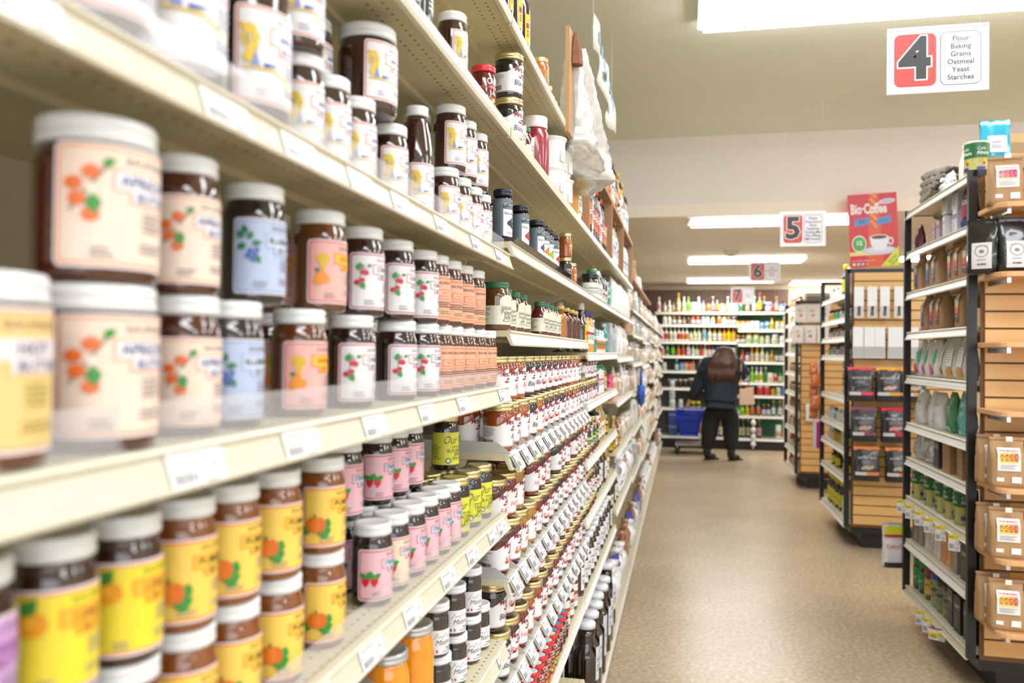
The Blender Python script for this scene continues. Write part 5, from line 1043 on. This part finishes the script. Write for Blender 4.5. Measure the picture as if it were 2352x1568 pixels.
for k in range(4):
    rrun(f'{("bottom", "second", "third", "top")[k]} tier of the spice rack', 'spice jars on the middle gondola rack', 1.171+.075*k+.003, [('jar4', y) for y in Y2(9, 6.82, 7.58)], x=1.41)
rrun('sixth shelf of the middle gondola', g, .946, list(zip(['w_box', 'n_dark', 'w_box', 'w_box', 'n_blue', 'w_box', 'w_box'], Y2(7))))
rrun('seventh shelf of the middle gondola', g, .766, list(zip(['y_bot', 'y_bot', 'c_tall', 'n_yel', 'n_yel', 'n_yel', 'w_box', 'w_box'], Y2(8))))
rrun('eighth shelf of the middle gondola', g, .546, [('y_bot', 6.8), ('y_bot', 6.95), ('y_bot', 7.25), ('y_bot', 7.45)])
rrun('bottom shelf of the middle gondola', g, .201, [('y_tall', y) for y in (7.12, 7.25, 7.38, 7.5, 7.62)]+[('c_tall', 6.8), ('c_tall', 6.93)])
# packets hanging on the middle end panel
def hook(parent, z, y=0): MB().tube((0, y, z), (.1, y, z+.006), .003).build('wire_hook', M('#b8babc', .3, .8), parent)
def peg():
    t = thing('vanilla_packet', None, None)
    child('clear_sleeve', MB().box(-.004, .004, -.035, .035, -.24, 0).mesh('clear_sleeve', FILM), t); child('paper_header', MB().box(-.0045, .0048, -.034, .034, -.15, 0).mesh('paper_header', M('#e9eaee', .45)), t)
    mb = MB(); mb.tube((0, -.008, -.225), (0, -.002, -.15), .006); mb.tube((0, .006, -.225), (0, .006, -.15), .006); child('vanilla_pods', mb.mesh('vanilla_pods', M('#2a1c18', .5)), t); child('wire_hook', HK(-.075), t); return t
proto('peg', peg)
def peg2():
    t = thing('seed_packet', None, None)
    child('clear_sleeve', MB().box(-.006, .006, -.038, .038, -.24, 0).mesh('clear_sleeve', FILM), t); child('paper_header', MB().box(-.0065, .0068, -.036, .036, -.15, 0).mesh('paper_header', M('#e9eaee', .45)), t); child('dark_contents', MB().box(-.005, .005, -.028, .028, -.225, -.15).mesh('dark_contents', M('#33262a', .6)), t); child('wire_hook', HK(-.075), t); return t
proto('peg2', peg2)
for i, x in enumerate((1.315, 1.41, 1.50, 1.60)): use('peg', x, 6.54, 2.03, -PI/2, f'white-headed vanilla packet, {ORD[i]} from left in the upper hanging row', 'packet', 'upper row of hanging packets')
for i, x in enumerate((1.31, 1.39, 1.465, 1.56, 1.63, 1.70)): use('peg2', x, 6.54, 1.72, -PI/2, f'dark seed packet, {ORD[i]} from left in the second hanging row', 'packet', 'second row of hanging packets')
def jerky(col, col2):
    def build():
        c = Cv(.17, .2); c.rect(0, .0, .17, .03, '#2a2a2c'); c.rect(.0, .035, .17, .06, col); c.rect(0, .035, .08, .06, '#d8d8da'); c.text('NATURAL TREATS', .085, .165, .02, '#d8d8dc', fit=.13, bold=.02); c.lines(.04, .13, .14, 2, .012, .004, '#9a9aa0')
        for k in range(4): c.ell(.06+.018*k, .09+.006*(k % 2), .022, .012, col2, k == 0, rot=.3)
        return bag('treat_pouch', .19, .06, .25, '#28282c', 'pouch', c, .01, rough=.25, coat=.5, seal=col, seed=51)()
    return build
for k, a, b in (('jr', '#e84a5c', '#3a3034'), ('jy', '#efae2a', '#d8b090'), ('jp', '#8a4a5c', '#d8a088'), ('jred', '#d8203c', '#e88a8a'), ('jo', '#e8864c', '#b8b48a')): proto(k, jerky(a, b))
for i, (k, x, z, lb) in enumerate((('jr', 1.32, 1.155, 'red-topped treat pouch at upper left of the middle end panel'), ('jy', 1.52, 1.155, 'yellow-topped treat pouch beside the red-topped one on the middle end panel'), ('jy', 1.69, 1.155, 'yellow-topped treat pouch partly hidden by the near gondola post'),
      ('jp', 1.345, .85, 'plum-topped treat pouch in the middle row of the end panel'), ('jred', 1.56, .85, 'bright red-topped treat pouch in the middle row of the end panel'), ('jo', 1.365, .55, 'orange-topped treat pouch at lower left of the end panel'), ('jo', 1.59, .55, 'orange-topped treat pouch at lower right of the end panel'))):
    use(k, x, 6.5, z, -PI/2+.05, lb, 'bag')
    use(k, x+.012, 6.565, z, -PI/2+.05, lb.replace('treat pouch', 'treat pouch hanging second, behind the front one,')[:200] if len(lb.split()) < 9 else f'treat pouch hanging behind the {lb.split()[0]} one, {ORD[i]} of the rear pouches', 'bag')
# teal strip behind the post
proto('tealstrip', carton('teal_carton', .07, .05, .17, '#4a8a84', '#d8e4e2'))
for i, z in enumerate((.86, 1.031)): use('tealstrip', 1.80, 6.5, z, -PI/2, ('lower', 'upper')[i]+' teal carton hanging beside the red-topped pouches', 'box')
# coffee poster
def poster():
    W_, H_ = .355, .57; t = thing('coffee_poster', 'red coffee poster with white cup standing on the middle gondola', 'poster', (1.445, 6.62, 2.19), -PI/2)
    t.rotation_euler = (.045, 0, -PI/2)
    c = Cv(W_, H_); c.rect(0, 0, W_, H_, '#d5202a'); c.poly([(W_*.35, 0), (W_*.7, 0), (W_*.62, H_), (W_*.45, H_)], '#e0561f')
    for k in range(14): c.ell(W_*(.52+.05*math.sin(k*2.1)), H_*(.99-.034*k*1.0), W_*.035, H_*.018, '#f0a040', k in (0, 7))
    c.text('Bio·Coffee', W_*.42, H_*.79, H_*.19, '#f3eeee', fit=W_*.74, bold=.035)
    c.ell(W_*.8, H_*.885, W_*.17, H_*.035, '#dfe3ee', rot=.1); c.ell(W_*.8, H_*.885, W_*.14, H_*.022, '#b9bfd2', rot=.1)
    c.poly([(W_*.13, H_*.56), (W_*.42, H_*.58), (W_*.42, H_*.68), (W_*.12, H_*.66)], '#4a8ed0'); c.poly([(W_*.58, H_*.56), (W_*.87, H_*.6), (W_*.87, H_*.69), (W_*.58, H_*.66)], '#4a8ed0')
    c.text('3-5', W_*.27, H_*.625, H_*.06, '#26305c', bold=.03); c.text('BONUS', W_*.72, H_*.625, H_*.035, '#26305c')
    c.rect(0, H_*.16, W_*.62, H_*.21, '#f0d890'); c.ell(W_*.2, H_*.32, W_*.15, H_*.115, '#f0f4ee', n=28); c.ell(W_*.2, H_*.32, W_*.135, H_*.1, '#4faa4a', n=28); c.text('12', W_*.2, H_*.33, H_*.08, '#f0f8ee', bold=.03)
    c.ell(W_*.62, H_*.22, W_*.33, H_*.06, '#c4c8dc', n=30); c.ell(W_*.62, H_*.225, W_*.29, H_*.045, '#d8dbe8', n=30)
    c.poly([(W_*.42, H_*.4), (W_*.8, H_*.4), (W_*.78, H_*.3), (W_*.7, H_*.225), (W_*.52, H_*.225), (W_*.44, H_*.3)], '#eceef4'); c.ell(W_*.61, H_*.4, W_*.19, H_*.035, '#f6f7fa', n=26); c.ell(W_*.61, H_*.4, W_*.165, H_*.026, '#6a3a1c', n=26)
    c.ell(W_*.84, H_*.34, W_*.06, H_*.055, '#e4e6f0'); c.ell(W_*.84, H_*.34, W_*.035, H_*.032, '#d5202a')
    c.poly([(W_*.62, 0), (W, 0) if 0 else (W_, 0), (W_, H_*.27)], '#d8e02a'); c.text('SEE FOR', W_*.87, H_*.1, H_*.04, '#2c3a1c', ang=.75, bold=.02); c.text('DETAILS', W_*.92, H_*.065, H_*.04, '#2c3a1c', ang=.75, bold=.02)
    c.text('www.BioCoffee.com', W_*.27, H_*.09, H_*.035, '#f0e0e0', fit=W_*.46)
    for k, cc in enumerate(('#e8e8f4', '#cfd4ea', '#9ad0f0', '#e88a6a')): c.rect(W_*(.05+.09*k), H_*.025, W_*(.105+.09*k), H_*.058, cc, k == 0)
    MB().box(-.003, .0004, -W_/2, W_/2, 0, H_).build('poster_board', M('#d5202a', .4), t); put_label(c, 'poster_print', t, off=.0006, dl=.00012)
poster()
# ---- far gondola
wbag = bag('white_food_bag', .13, .05, .2, '#eceae6', 'pouch', (lambda c: (c.ell(.05, .06, .02, .02, '#e8a070'), c.lines(.02, .08, .12, 3, .012, .005, '#a0b890'), c)[-1])(Cv(.1, .16)), .02, seed=61, rough=.3, crumple=.008); proto('wfb', wbag)
def wfh():
    t = wbag(); child('wire_hook', HK(-.18, .19), t); return t
proto('wfb', wfh)
for i, (x, z) in enumerate(((1.27, 1.86), (1.40, 1.86), (1.52, 1.87), (1.24, 1.63), (1.37, 1.63), (1.50, 1.63), (1.40, .76))): use('wfb', x, 9.33 if i < 6 else 9.405, z, -PI/2+jit(.2), ('white food bag hanging on the far end panel, '+('upper left', 'upper middle', 'upper right', 'lower left', 'lower middle', 'lower right', 'alone near the floor')[i]), 'bag', 'white bags on the far end panel')
mini('f_w', '#d8d8d4', '#e8e8e4', '#ece8dc', .11, .03, 'white_jar', 'small white jar'); mini('f_g', '#8aa070', '#d8d4b0', '#dfe4cc', .1, .028, 'pale_green_jar', 'small pale green jar'); mini('f_b', '#a87850', '#8a6040', '#b99068', .11, .034, 'brown_jar', 'small brown jar'); mini('f_r', '#c84a3c', '#a8342c', '#e8e0d8', .13, .034, 'red_jar', 'small red jar')
for si, (z, ks) in enumerate(zip([2.06, 1.87, 1.70, 1.53, 1.30, 1.07, .88, .65, .41, .19], ('fff', 'wgg', 'gwg', 'ggw', 'bbb', 'bbb', 'bbb', 'gwb', 'grr', 'wrb'))):
    mm = {'f': 'f_b', 'w': 'f_w', 'g': 'f_g', 'b': 'f_b', 'r': 'f_r'}
    rrun(f'{ORD[si]} shelf of the far gondola', 'goods on the far gondola', z+.001, [(mm[ks[i % 3]], y) for i, y in enumerate(Y2(6, 9.58, 10.3))])
proto('trayjar', carton('glass_jar_crate', .3, .2, .09, '#8a7a68', '#c9ccc4')); use('trayjar', 1.5, 9.6, 2.111, -PI/2, 'grey crate of pale jars on top of the far gondola', 'crate')
t = thing('clip_strip', 'strip of orange snack bags hanging off the middle gondola', 'strip', (1.222, 7.80, 1.45)); MB().box(-.003, .003, -.012, .012, -.56, 0).build('plastic_strip', M('#e0dcd4', .4), t)
for k in range(5): o = child('snack_bag', bag_mb(.09, .05, .12, 'pouch', 70+k, .006).mesh('snack_bag', M('#c8703c', .25, 0, .4)), t, (-.03, -.03 if k % 2 else .03, -.14-.1*k), -PI/2)
t = thing('magenta_strip', 'magenta carton strip hanging under the orange snack bags', 'strip', (1.222, 7.80, .642)); MB().box(-.02, .02, -.02, .02, 0, .24).build('magenta_panel', M('#a8307c', .4), t); MB().box(-.045, -.02, -.02, .02, 0, .27).build('pale_panel', M('#d8c8d4', .4), t); child('wire_hook', HK(.06, .235), t)
# ------------------------------------------------------------------ back wall
PLK = M('#5f4433', .55, var=.25, scale=6)
mb = MB()
for i in range(12): mb.box(-.75+.2*i, -.556+.2*i, 13.46, 13.485, 0, 2.555)
struct('trim_1', mb, PLK)
bw = thing('wall_shelving', 'shelving of bottles and jars along the back wall', 'shelving', (.56, 13.0, 0), -PI/2)
# local +X is world -Y, local +Y is world +X
MB().box(-.40, -.385, -1.02, .27, .1, 2.13).build('back_panel', M('#55564a', .5), bw); MB().box(-.40, -.385, .27, 1.01, .1, 2.13).build('green_back_panel', M('#2a6a4c', .5), bw)
for y in (-1.02, .27, 1.01): MB().box(-.385, -.36, y-.012, y+.012, 0, 2.18).build('upright', CREAM, bw)
ZL = [2.17, 1.97, 1.70, 1.47, 1.23, .96, .64, .195]; ZR = [2.17, 1.893, 1.667, 1.389, 1.064, .861, .544, .19]
for z in ZL: shelf(bw, -1.01, .262, z, depth=.38, strip=z < 2.1, mat=STEELR)
for z in ZR: shelf(bw, .278, 1.0, z, depth=.38, strip=z < 2.1, mat=STEELR)
MB().box(-.38, -.05, -1.01, 1.0, 0, .15).build('kick_plate', M('#2a1c16', .5), bw)
CN = {'wh': ('#e6e8e6', 'white'), 'cr': ('#e8e0c0', 'cream'), 'gd': ('#c8a23c', 'golden'), 'br': ('#6a4630', 'brown'), 'ye': ('#e8c81c', 'yellow'), 'li': ('#8ad02c', 'lime'), 'gr': ('#2f8a4a', 'green'), 'pg': ('#b9cf9a', 'pale green'), 'or': ('#e8843c', 'orange'), 'rd': ('#d83a34', 'red'),
      'pk': ('#e0a0a8', 'pink'), 'bl': ('#5a78c0', 'blue'), 'lb': ('#8ab4dc', 'light blue'), 'te': ('#2fa8ac', 'teal'), 'dk': ('#2a2624', 'dark'), 'vi': ('#7a6aa0', 'violet'), 'be': ('#cbb89a', 'beige'), 'bk': ('#1a1a1a', 'black')}
def bk(code, x, z, where, i, n=None):
    sh, b, cp, lb = code.split('.')
    key = 'bk_'+code; dims = {'b': (.032, .24, .6), 't': (.036, .3, .6), 'j': (.036, .13, 0), 'w': (.05, .15, 0), 's': (.03, .18, .6), 'c': (.045, .21, 0)}[sh]
    if key not in PB:
        r, h, q = dims; L = G(r*3, h*.4, CN[lb][0], CN[lb][0])
        if q: proto(key, bottle(CN[b][1].replace(' ', '_')+'_bottle', r, h, CN[b][0], CN[cp][0], L, h*.12, .012, .52, caph=h*.13, capr=.017, seg=20))
        else: proto(key, jar(CN[b][1].replace(' ', '_')+'_jar', r, h, CN[b][0], M(CN[cp][0], .35), L, h*.15, h*.16, .93, seg=24))
    kind = 'bottle' if dims[2] else 'jar'
    cc = f'{CN[b][1]} {kind} with {CN[lb][1]} label' if lb != b else f'{CN[b][1]} {kind} with {CN[cp][1]} cap'
    use(key, x, 12.93+.115, z+.001, -PI/2+jit(.2), f'{cc}, {ORD[i]} along the {where}', kind, 'bottles and jars on the back wall')
def brow(z, where, s_):
    its = [q.split('@') for q in s_.split()]; its.sort(key=lambda q: float(q[1]))
    for i, (c, cx) in enumerate(its): bk(c, -.437+(1490+float(cx)/6.533-1507)*.00667, z, where, i)
brow(2.17, 'back wall top shelf', 'b.wh.wh.pk@155 s.gd.dk.wh@245 s.wh.wh.cr@318 s.br.dk.be@375 t.gd.ye.cr@455 b.cr.wh.cr@540 b.li.li.li@605 w.wh.wh.wh@680 b.wh.wh.cr@765 s.lb.bl.pg@835 j.or.or.or@915 b.dk.be.pk@980 b.dk.dk.gd@1045 w.gd.dk.wh@1118 b.gr.wh.pg@1205 j.pk.wh.pk@1260 j.lb.bl.wh@1325 s.gr.wh.gr@1400 s.br.dk.be@1500 b.gr.wh.wh@1600 t.dk.rd.ye@1680 b.bk.gd.dk@1745 w.bl.wh.wh@1805 j.rd.rd.rd@1868 b.bk.gd.cr@1925 w.bl.dk.wh@2010')
brow(1.97, 'back wall second left shelf', 'j.cr.wh.wh@245 j.cr.wh.wh@315 j.br.gd.wh@385 j.br.gd.wh@465 j.br.dk.be@535 j.br.dk.br@605 j.rd.gd.wh@675 j.rd.gd.wh@752 j.lb.wh.wh@832 j.pg.wh.wh@900 j.pg.gd.wh@980 j.or.wh.or@1075 j.cr.gd.wh@1150 j.br.gd.wh@1220 j.dk.wh.wh@1292')
brow(1.70, 'back wall third left shelf', 'b.wh.wh.pk@210 b.wh.wh.rd@272 b.cr.wh.pg@340 b.wh.ye.wh@402 b.wh.li.rd@465 b.wh.li.or@525 b.wh.li.or@587 s.pg.gr.cr@648 b.pg.te.cr@708 b.pg.te.cr@770 t.pg.te.lb@850 b.cr.dk.cr@935 b.gd.dk.wh@1008 b.gd.dk.wh@1085 b.or.dk.ye@1155 b.ye.dk.ye@1222 b.or.dk.ye@1290')
brow(1.47, 'back wall fourth left shelf', 's.pk.gr.pk@220 s.pg.gr.gr@290 b.gr.li.li@375 s.or.gr.or@460 s.or.ye.rd@535 b.pk.li.wh@612 s.wh.bl.wh@685 s.li.li.wh@745 s.rd.rd.rd@805 s.pg.wh.wh@865 s.rd.rd.wh@925 s.vi.dk.wh@985 s.bl.dk.wh@1045 j.cr.wh.cr@1290')
brow(1.23, 'back wall fifth left shelf', 'j.wh.wh.wh@245 s.te.wh.wh@435 j.lb.bl.lb@512 j.be.or.be@575 j.or.rd.or@635 s.pk.dk.pk@688 s.dk.dk.dk@742 s.cr.wh.cr@800')
brow(.96, 'back wall sixth left shelf', 'j.br.wh.dk@335 j.br.wh.dk@415 j.br.wh.dk@497 j.br.wh.dk@573 w.br.cr.dk@662')
brow(.64, 'back wall seventh left shelf', 'w.wh.lb.wh@370 j.wh.wh.wh@500 j.ye.dk.gr@690 j.ye.dk.gr@770'); 
for k in (1, 2): bk('w.wh.lb.wh', -.437+(1490+370/6.533-1507)*.00667, .64+.151*k-.0, f'{("second", "third")[k-1]} tier of white tub stack', 0)
brow(.195, 'back wall base shelf', 't.wh.wh.pk@820 b.bl.bl.lb@1030 t.dk.wh.cr@1105 t.dk.gr.cr@1375 t.dk.gd.pg@1445 t.dk.gd.be@1522 t.dk.gd.pk@1605 t.dk.gd.pk@1682 c.wh.wh.be@1965')
brow(1.893, 'back wall second right shelf', 'j.gd.gd.cr@1360 j.cr.or.wh@1435 j.cr.or.wh@1508 j.cr.wh.wh@1578 j.cr.wh.wh@1647 j.lb.dk.lb@1722 j.pg.bl.lb@1795 s.ye.ye.ye@1862 j.be.gd.wh@1945 j.be.gd.wh@2018')
brow(1.667, 'back wall third right shelf', 'j.br.gd.wh@1365 j.br.gd.wh@1437 w.pg.gd.pg@1525 w.pg.gd.pg@1630 j.pg.gd.cr@1716 j.pg.wh.wh@1800 w.pg.wh.wh@1905 j.wh.wh.wh@2005')
brow(1.389, 'back wall fourth right shelf', 's.rd.rd.rd@1430 s.vi.dk.wh@1500 b.or.ye.be@1570 b.ye.ye.wh@1645 b.cr.li.cr@1722 s.pg.br.wh@1795 s.gd.gd.gd@1862 s.dk.dk.wh@1935 s.dk.dk.wh@2002')
brow(1.064, 'back wall fifth right shelf', 'j.ye.wh.ye@1405 c.bl.wh.wh@1490 b.li.wh.li@1575 b.wh.wh.li@1640 b.wh.wh.ye@1706 b.gr.wh.gr@1772 w.cr.wh.cr@1842 s.pk.dk.rd@1915 s.gr.dk.cr@1988')
brow(.861, 'back wall sixth right shelf', 'j.or.or.or@1500 j.or.wh.or@1575 w.rd.wh.rd@1690 w.rd.wh.rd@1788 j.gd.dk.gd@1880 j.cr.wh.cr@1962 j.bl.bl.bl@2030')
brow(.544, 'back wall seventh right shelf', 'j.gr.gr.wh@1365 j.li.li.li@1430 s.ye.ye.ye@1505 b.dk.gr.or@1578 b.dk.gr.or@1670 s.dk.gd.wh@1750 s.dk.gd.wh@1818 b.dk.gd.wh@1890 b.dk.gd.wh@1985')
proto('milkbox', carton('blue_box', .13, .1, .19, '#3350a8', '#8aa0d8')); 
for k in (0, 1): use('milkbox', -.16, 13.05, .196+.191*k, -PI/2, ('lower', 'upper')[k]+' blue carton stacked beside the blue basket', 'box')
# hanging white strip
t = thing('hanging_bottle_strip', 'strip of small white items hanging in front of the right back shelves', 'strip', (1.07, 12.93, 0)); MB().box(-.01, .01, -.002, .002, .03, .5).build('strip_card', M('#e4e4e4', .4), t)
for k in range(4): MB().lathe([(.0, 0), (.035, .01), (.04, .05), (.02, .08), (0, .085)], 14).build('white_item', M('#ececec', .35), t, (0, -.02, .40-.11*k))
# blue shopping basket on a low cart
t = thing('shopping_cart', 'blue plastic shopping cart basket on a low grey base before the back shelves', 'cart', (.09, 12.35, 0))
BL = M('#1540c8', .35)
def frame(z, w, d_): return [(-w, -d_, z), (w, -d_, z), (w, d_, z), (-w, d_, z)]
mb = MB(); f0 = frame(.28, .125, .16); f1 = frame(.66, .2, .24)
for i in range(4):
    a, b, c_, d_ = Vector(f0[i]), Vector(f0[(i+1) % 4]), Vector(f1[(i+1) % 4]), Vector(f1[i])
    for k in range(11):
        u = k/10; mb.tube(a.lerp(b, u), d_.lerp(c_, u), .0045, 5)
    for k in range(8):
        u = k/7; mb.tube(a.lerp(d_, u), b.lerp(c_, u), .0045 if k < 6 else .012, 5)
for i in range(4):
    a, b, c_, d_ = Vector(f0[i]), Vector(f0[(i+1) % 4]), Vector(f1[(i+1) % 4]), Vector(f1[i]); n_ = (b-a).cross(d_-a).normalized()*.002
    q = [a.lerp(d_, .12), b.lerp(c_, .12), b.lerp(c_, .68), a.lerp(d_, .68)]; mb.add([p+n_ for p in q]+[p-n_ for p in q], [(0, 1, 2, 3), (7, 6, 5, 4), (0, 4, 5, 1), (1, 5, 6, 2), (2, 6, 7, 3), (3, 7, 4, 0)])
mb.box(-.125, .125, -.16, .16, .276, .284); mb.build('basket', BL, t)
MB().box(-.2, .32, -.2, .25, .13, .16).build('lower_tray', M('#a8a09a', .4), t)
mb = MB(); 
for x, y in ((-.17, -.17), (-.17, .2), (.28, -.17), (.28, .2)): mb.tube((x, y, .15), (x, y, .07), .01); 
mb.tube((.18, -.1, .15), (.14, -.1, .3), .012); mb.tube((.18, .12, .15), (.14, .12, .3), .012); mb.tube((.28, -.1, .15), (.28, -.1, .78), .01); mb.tube((.28, .16, .15), (.28, .16, .78), .01); mb.tube((.28, -.1, .78), (.28, .16, .78), .014); mb.build('cart_frame', M('#b8b8ba', .3, .7), t)
for x, y in ((-.17, -.17), (-.17, .2), (.28, -.17), (.28, .2)):
    me = MB().lathe([(.02, -.012), (.04, -.01), (.04, .01), (.02, .012)], 16); o = me.build('wheel', BLACK, t, (x, y, .04)); o.rotation_euler = (PI/2, 0, 0)
# ------------------------------------------------------------------ the shopper
def skin(name, verts, edges, radii, m, parent, sub=2, root=0, loc=(0, 0, 0), mats=None, pick=None):
    me = bpy.data.meshes.new(name); me.from_pydata(verts, edges, []); o = bpy.data.objects.new(name, me); C.objects.link(o)
    k = o.modifiers.new('skin', 'SKIN'); k.use_smooth_shade = True
    for i, r in enumerate(radii):
        d_ = me.skin_vertices[0].data[i]; d_.radius = r if isinstance(r, tuple) else (r, r); d_.use_root = (i == root)
    s2 = o.modifiers.new('sub', 'SUBSURF'); s2.levels = sub; s2.render_levels = sub
    dg = bpy.context.evaluated_depsgraph_get(); dg.update(); m2 = bpy.data.meshes.new_from_object(o.evaluated_get(dg))
    bpy.data.objects.remove(o); m2.name = name; m2.materials.clear()
    for q in (mats or [m]): m2.materials.append(q)
    if pick:
        for p in m2.polygons: p.material_index = pick(p.center)
    for p in m2.polygons: p.use_smooth = True
    o = bpy.data.objects.new(name, m2); C.objects.link(o); o.parent = parent; o.location = loc; return o
per = thing('person', 'person with long brown hair, dark sweater and black trousers, reaching to the back shelves', 'person', (.52, 11.65, 0))
SK = M('#d8a98c', .5); KN = M('#1c2733', .85, var=.25, scale=25); TR = M('#141417', .8); HR = M('#4a2c20', .5, var=.35, scale=18)
# body: pelvis root, spine, head, arms with hands, legs with feet (x right, y away from camera)
V = [(0, 0, .86), (0, .01, 1.02), (0, .02, 1.2), (0, .03, 1.36), (.04, .05, 1.44), (.06, .07, 1.56),
     (-.19, .02, 1.36), (-.3, .0, 1.08), (-.4, .08, .88), (-.43, .11, .82),
     (.23, .03, 1.36), (.33, .03, 1.2), (.29, .3, 1.2), (.28, .37, 1.2),
     (-.12, 0, .78), (-.15, .02, .44), (-.18, .0, .1), (-.15, .1, .04), (-.07, .14, .035),
     (.13, 0, .78), (.14, .02, .44), (.145, .0, .1), (.18, .1, .035), (.25, .13, .03)]
E_ = [(0, 1), (1, 2), (2, 3), (3, 4), (4, 5), (3, 6), (6, 7), (7, 8), (8, 9), (3, 10), (10, 11), (11, 12), (12, 13), (0, 14), (14, 15), (15, 16), (16, 17), (17, 18), (0, 19), (19, 20), (20, 21), (21, 22), (22, 23)]
RD = [(.12, .09), (.12, .09), (.12, .08), (.09, .07), .055, (.105, .115), .05, .04, .03, .03, .05, .04, .03, .03, .07, .05, .04, .04, .03, .07, .05, .04, .04, .03]
for hx, base, dv in ((-1, (-.43, .11, .82), (-.03, .03, -.06)), (1, (.28, .37, 1.2), (0, .07, .0))):
    rt = 9 if hx < 0 else 13; b = Vector(base); dv = Vector(dv)
    pl = len(V); V.append(tuple(b+dv*.9)); E_.append((rt, pl)); RD.append((.03, .018))
    for k in range(5):
        off = (k-1.5)*.017; L = (.7, .95, 1.05, .95, .75)[k]; side = Vector((.3, .95, 0)).normalized()*off if hx < 0 else Vector((1, 0, 0))*off
        if k == 4: side = Vector((.3, -.9, 0)).normalized()*.034 if hx < 0 else Vector((-.04, 0, .0)); L = .45
        i0 = len(V); V.append(tuple(b+dv*(1.25 if k < 4 else .5)+side)); V.append(tuple(b+dv*(1.25+.55*L if k < 4 else .95)+side*1.1+Vector((.004, 0, -.004)))); V.append(tuple(b+dv*(1.25+1.05*L if k < 4 else 1.35)+side*1.05+Vector((.014, 0, -.012))))
        E_ += [(pl, i0), (i0, i0+1), (i0+1, i0+2)]; RD += [.0095, .009, .008]
body = skin('body', V, E_, RD, SK, per, 1)
V2 = [(-.005, 0, .86), (0, .0, 1.0), (0, .01, 1.18), (0, .02, 1.34), (.03, .04, 1.43), (-.19, .02, 1.36), (-.27, -.01, 1.15), (-.33, .01, 1.0), (-.42, .1, .84), (.22, .03, 1.36), (.32, .03, 1.22), (.3, .18, 1.2), (.28, .34, 1.2)]
skin('sweater', V2, [(0, 1), (1, 2), (2, 3), (3, 4), (3, 5), (5, 6), (6, 7), (7, 8), (3, 9), (9, 10), (10, 11), (11, 12)], [(.29, .21), (.29, .2), (.27, .18), (.2, .15), .08, .12, .115, .1, .06, .115, .105, .085, .055], KN, per, 2, 1)
V3 = [(0, 0, .82), (-.12, 0, .72), (-.15, .02, .42), (-.185, .0, .12), (.13, 0, .72), (.145, .02, .42), (.145, .0, .12), (0, 0, .9)]
skin('trousers', V3, [(0, 1), (1, 2), (2, 3), (0, 4), (4, 5), (5, 6), (0, 7)], [(.25, .19), (.175, .18), (.13, .13), (.085, .085), (.175, .18), (.13, .13), (.085, .085), (.25, .19)], TR, per, 2)
for nm, sx in (('boot', -1), ('boot', 1)):
    x = -.185 if sx < 0 else .145
    skin(nm, [(x, -.01, .2), (x, -.01, .1), (x, -.0, .055), (x+.05, .06, .045), (x+.12, .11, .035)], [(0, 1), (1, 2), (2, 3), (3, 4)], [.06, .06, .06, .05, .035], M('#1a1c1e', .5), per, 2)
    MB().add([(x-.05, -.07, 0), (x+.03, -.06, 0), (x+.17, .1, 0), (x+.13, .16, 0), (x-.03, .07, 0)]+[(x-.05, -.07, .022), (x+.03, -.06, .022), (x+.17, .1, .022), (x+.13, .16, .022), (x-.03, .07, .022)], [(0, 1, 2, 3, 4), (5, 6, 7, 8, 9)]+[(k, (k+1) % 5, 5+(k+1) % 5, 5+k) for k in range(5)]).build('boot_sole', M('#101010', .6), per)
skin('hair', [(.06, .05, 1.585), (.055, .0, 1.5), (.03, -.07, 1.4), (.01, -.14, 1.27), (.0, -.17, 1.14)], [(0, 1), (1, 2), (2, 3), (3, 4)], [(.125, .125), (.16, .13), (.21, .09), (.23, .06), (.19, .035)], HR, per, 2)
mb = MB()
for k in range(26):
    x = -.18+.36*k/25; q = random.Random(k).uniform; mb.tube((x*.45+.05, -.075, 1.53), (x*.95, -.175, 1.32), .015, 6); mb.tube((x*.95, -.175, 1.32), (x+q(-.012, .012), -.2, q(1.06, 1.16)), .013, 6)
mb.build('hair_strands', HR, per)
for sx in (-1, 1): MB().lathe([(0, -.02), (.012, -.014), (.014, .005), (0, .022)], 10).build('ear', SK, per, (.06+.088*sx, .07, 1.545))
for sx in (-1, 1): MB().lathe([(0, -.011), (.011, 0), (0, .011)], 10).build('eye', M('#e8e4e0', .3), per, (.06+.03*sx, .158, 1.56))
MB().lathe([(0, -.02), (.012, -.012), (.006, .02), (0, .024)], 8).build('nose', SK, per, (.06, .17, 1.54)); MB().box(.038, .082, .155, .162, 1.497, 1.505).build('mouth', M('#a85a54', .5), per)
hb = thing('handbag', 'beige leather handbag hanging from the shopper\'s right shoulder', 'handbag', (.86, 11.50, .79))
MB().add([(-.10, -.05, 0), (.11, -.05, .02), (.08, -.02, .25), (-.10, -.02, .23), (-.10, .05, 0), (.11, .05, .02), (.08, .02, .25), (-.10, .02, .23)], [(0, 1, 2, 3), (7, 6, 5, 4), (0, 4, 5, 1), (1, 5, 6, 2), (2, 6, 7, 3), (3, 7, 4, 0)]).build('bag_body', M('#c8a68c', .45), hb, bevel=.012)
mb = MB(); pts = [(-.08, 0, .22), (-.075, .03, .4), (-.07, .09, .58), (-.06, .16, .69), (-.03, .2, .62), (.0, .15, .42), (.05, .02, .24)]
for a, b in zip(pts, pts[1:]): mb.tube(a, b, .008)
mb.build('strap', M('#b08c74', .5), hb)
# the left run comes to true size
for o in LEFT1:
    o.location = (o.location.x*K, o.location.y*K, o.location.z*K+DAT); o.scale = (K, K, K)
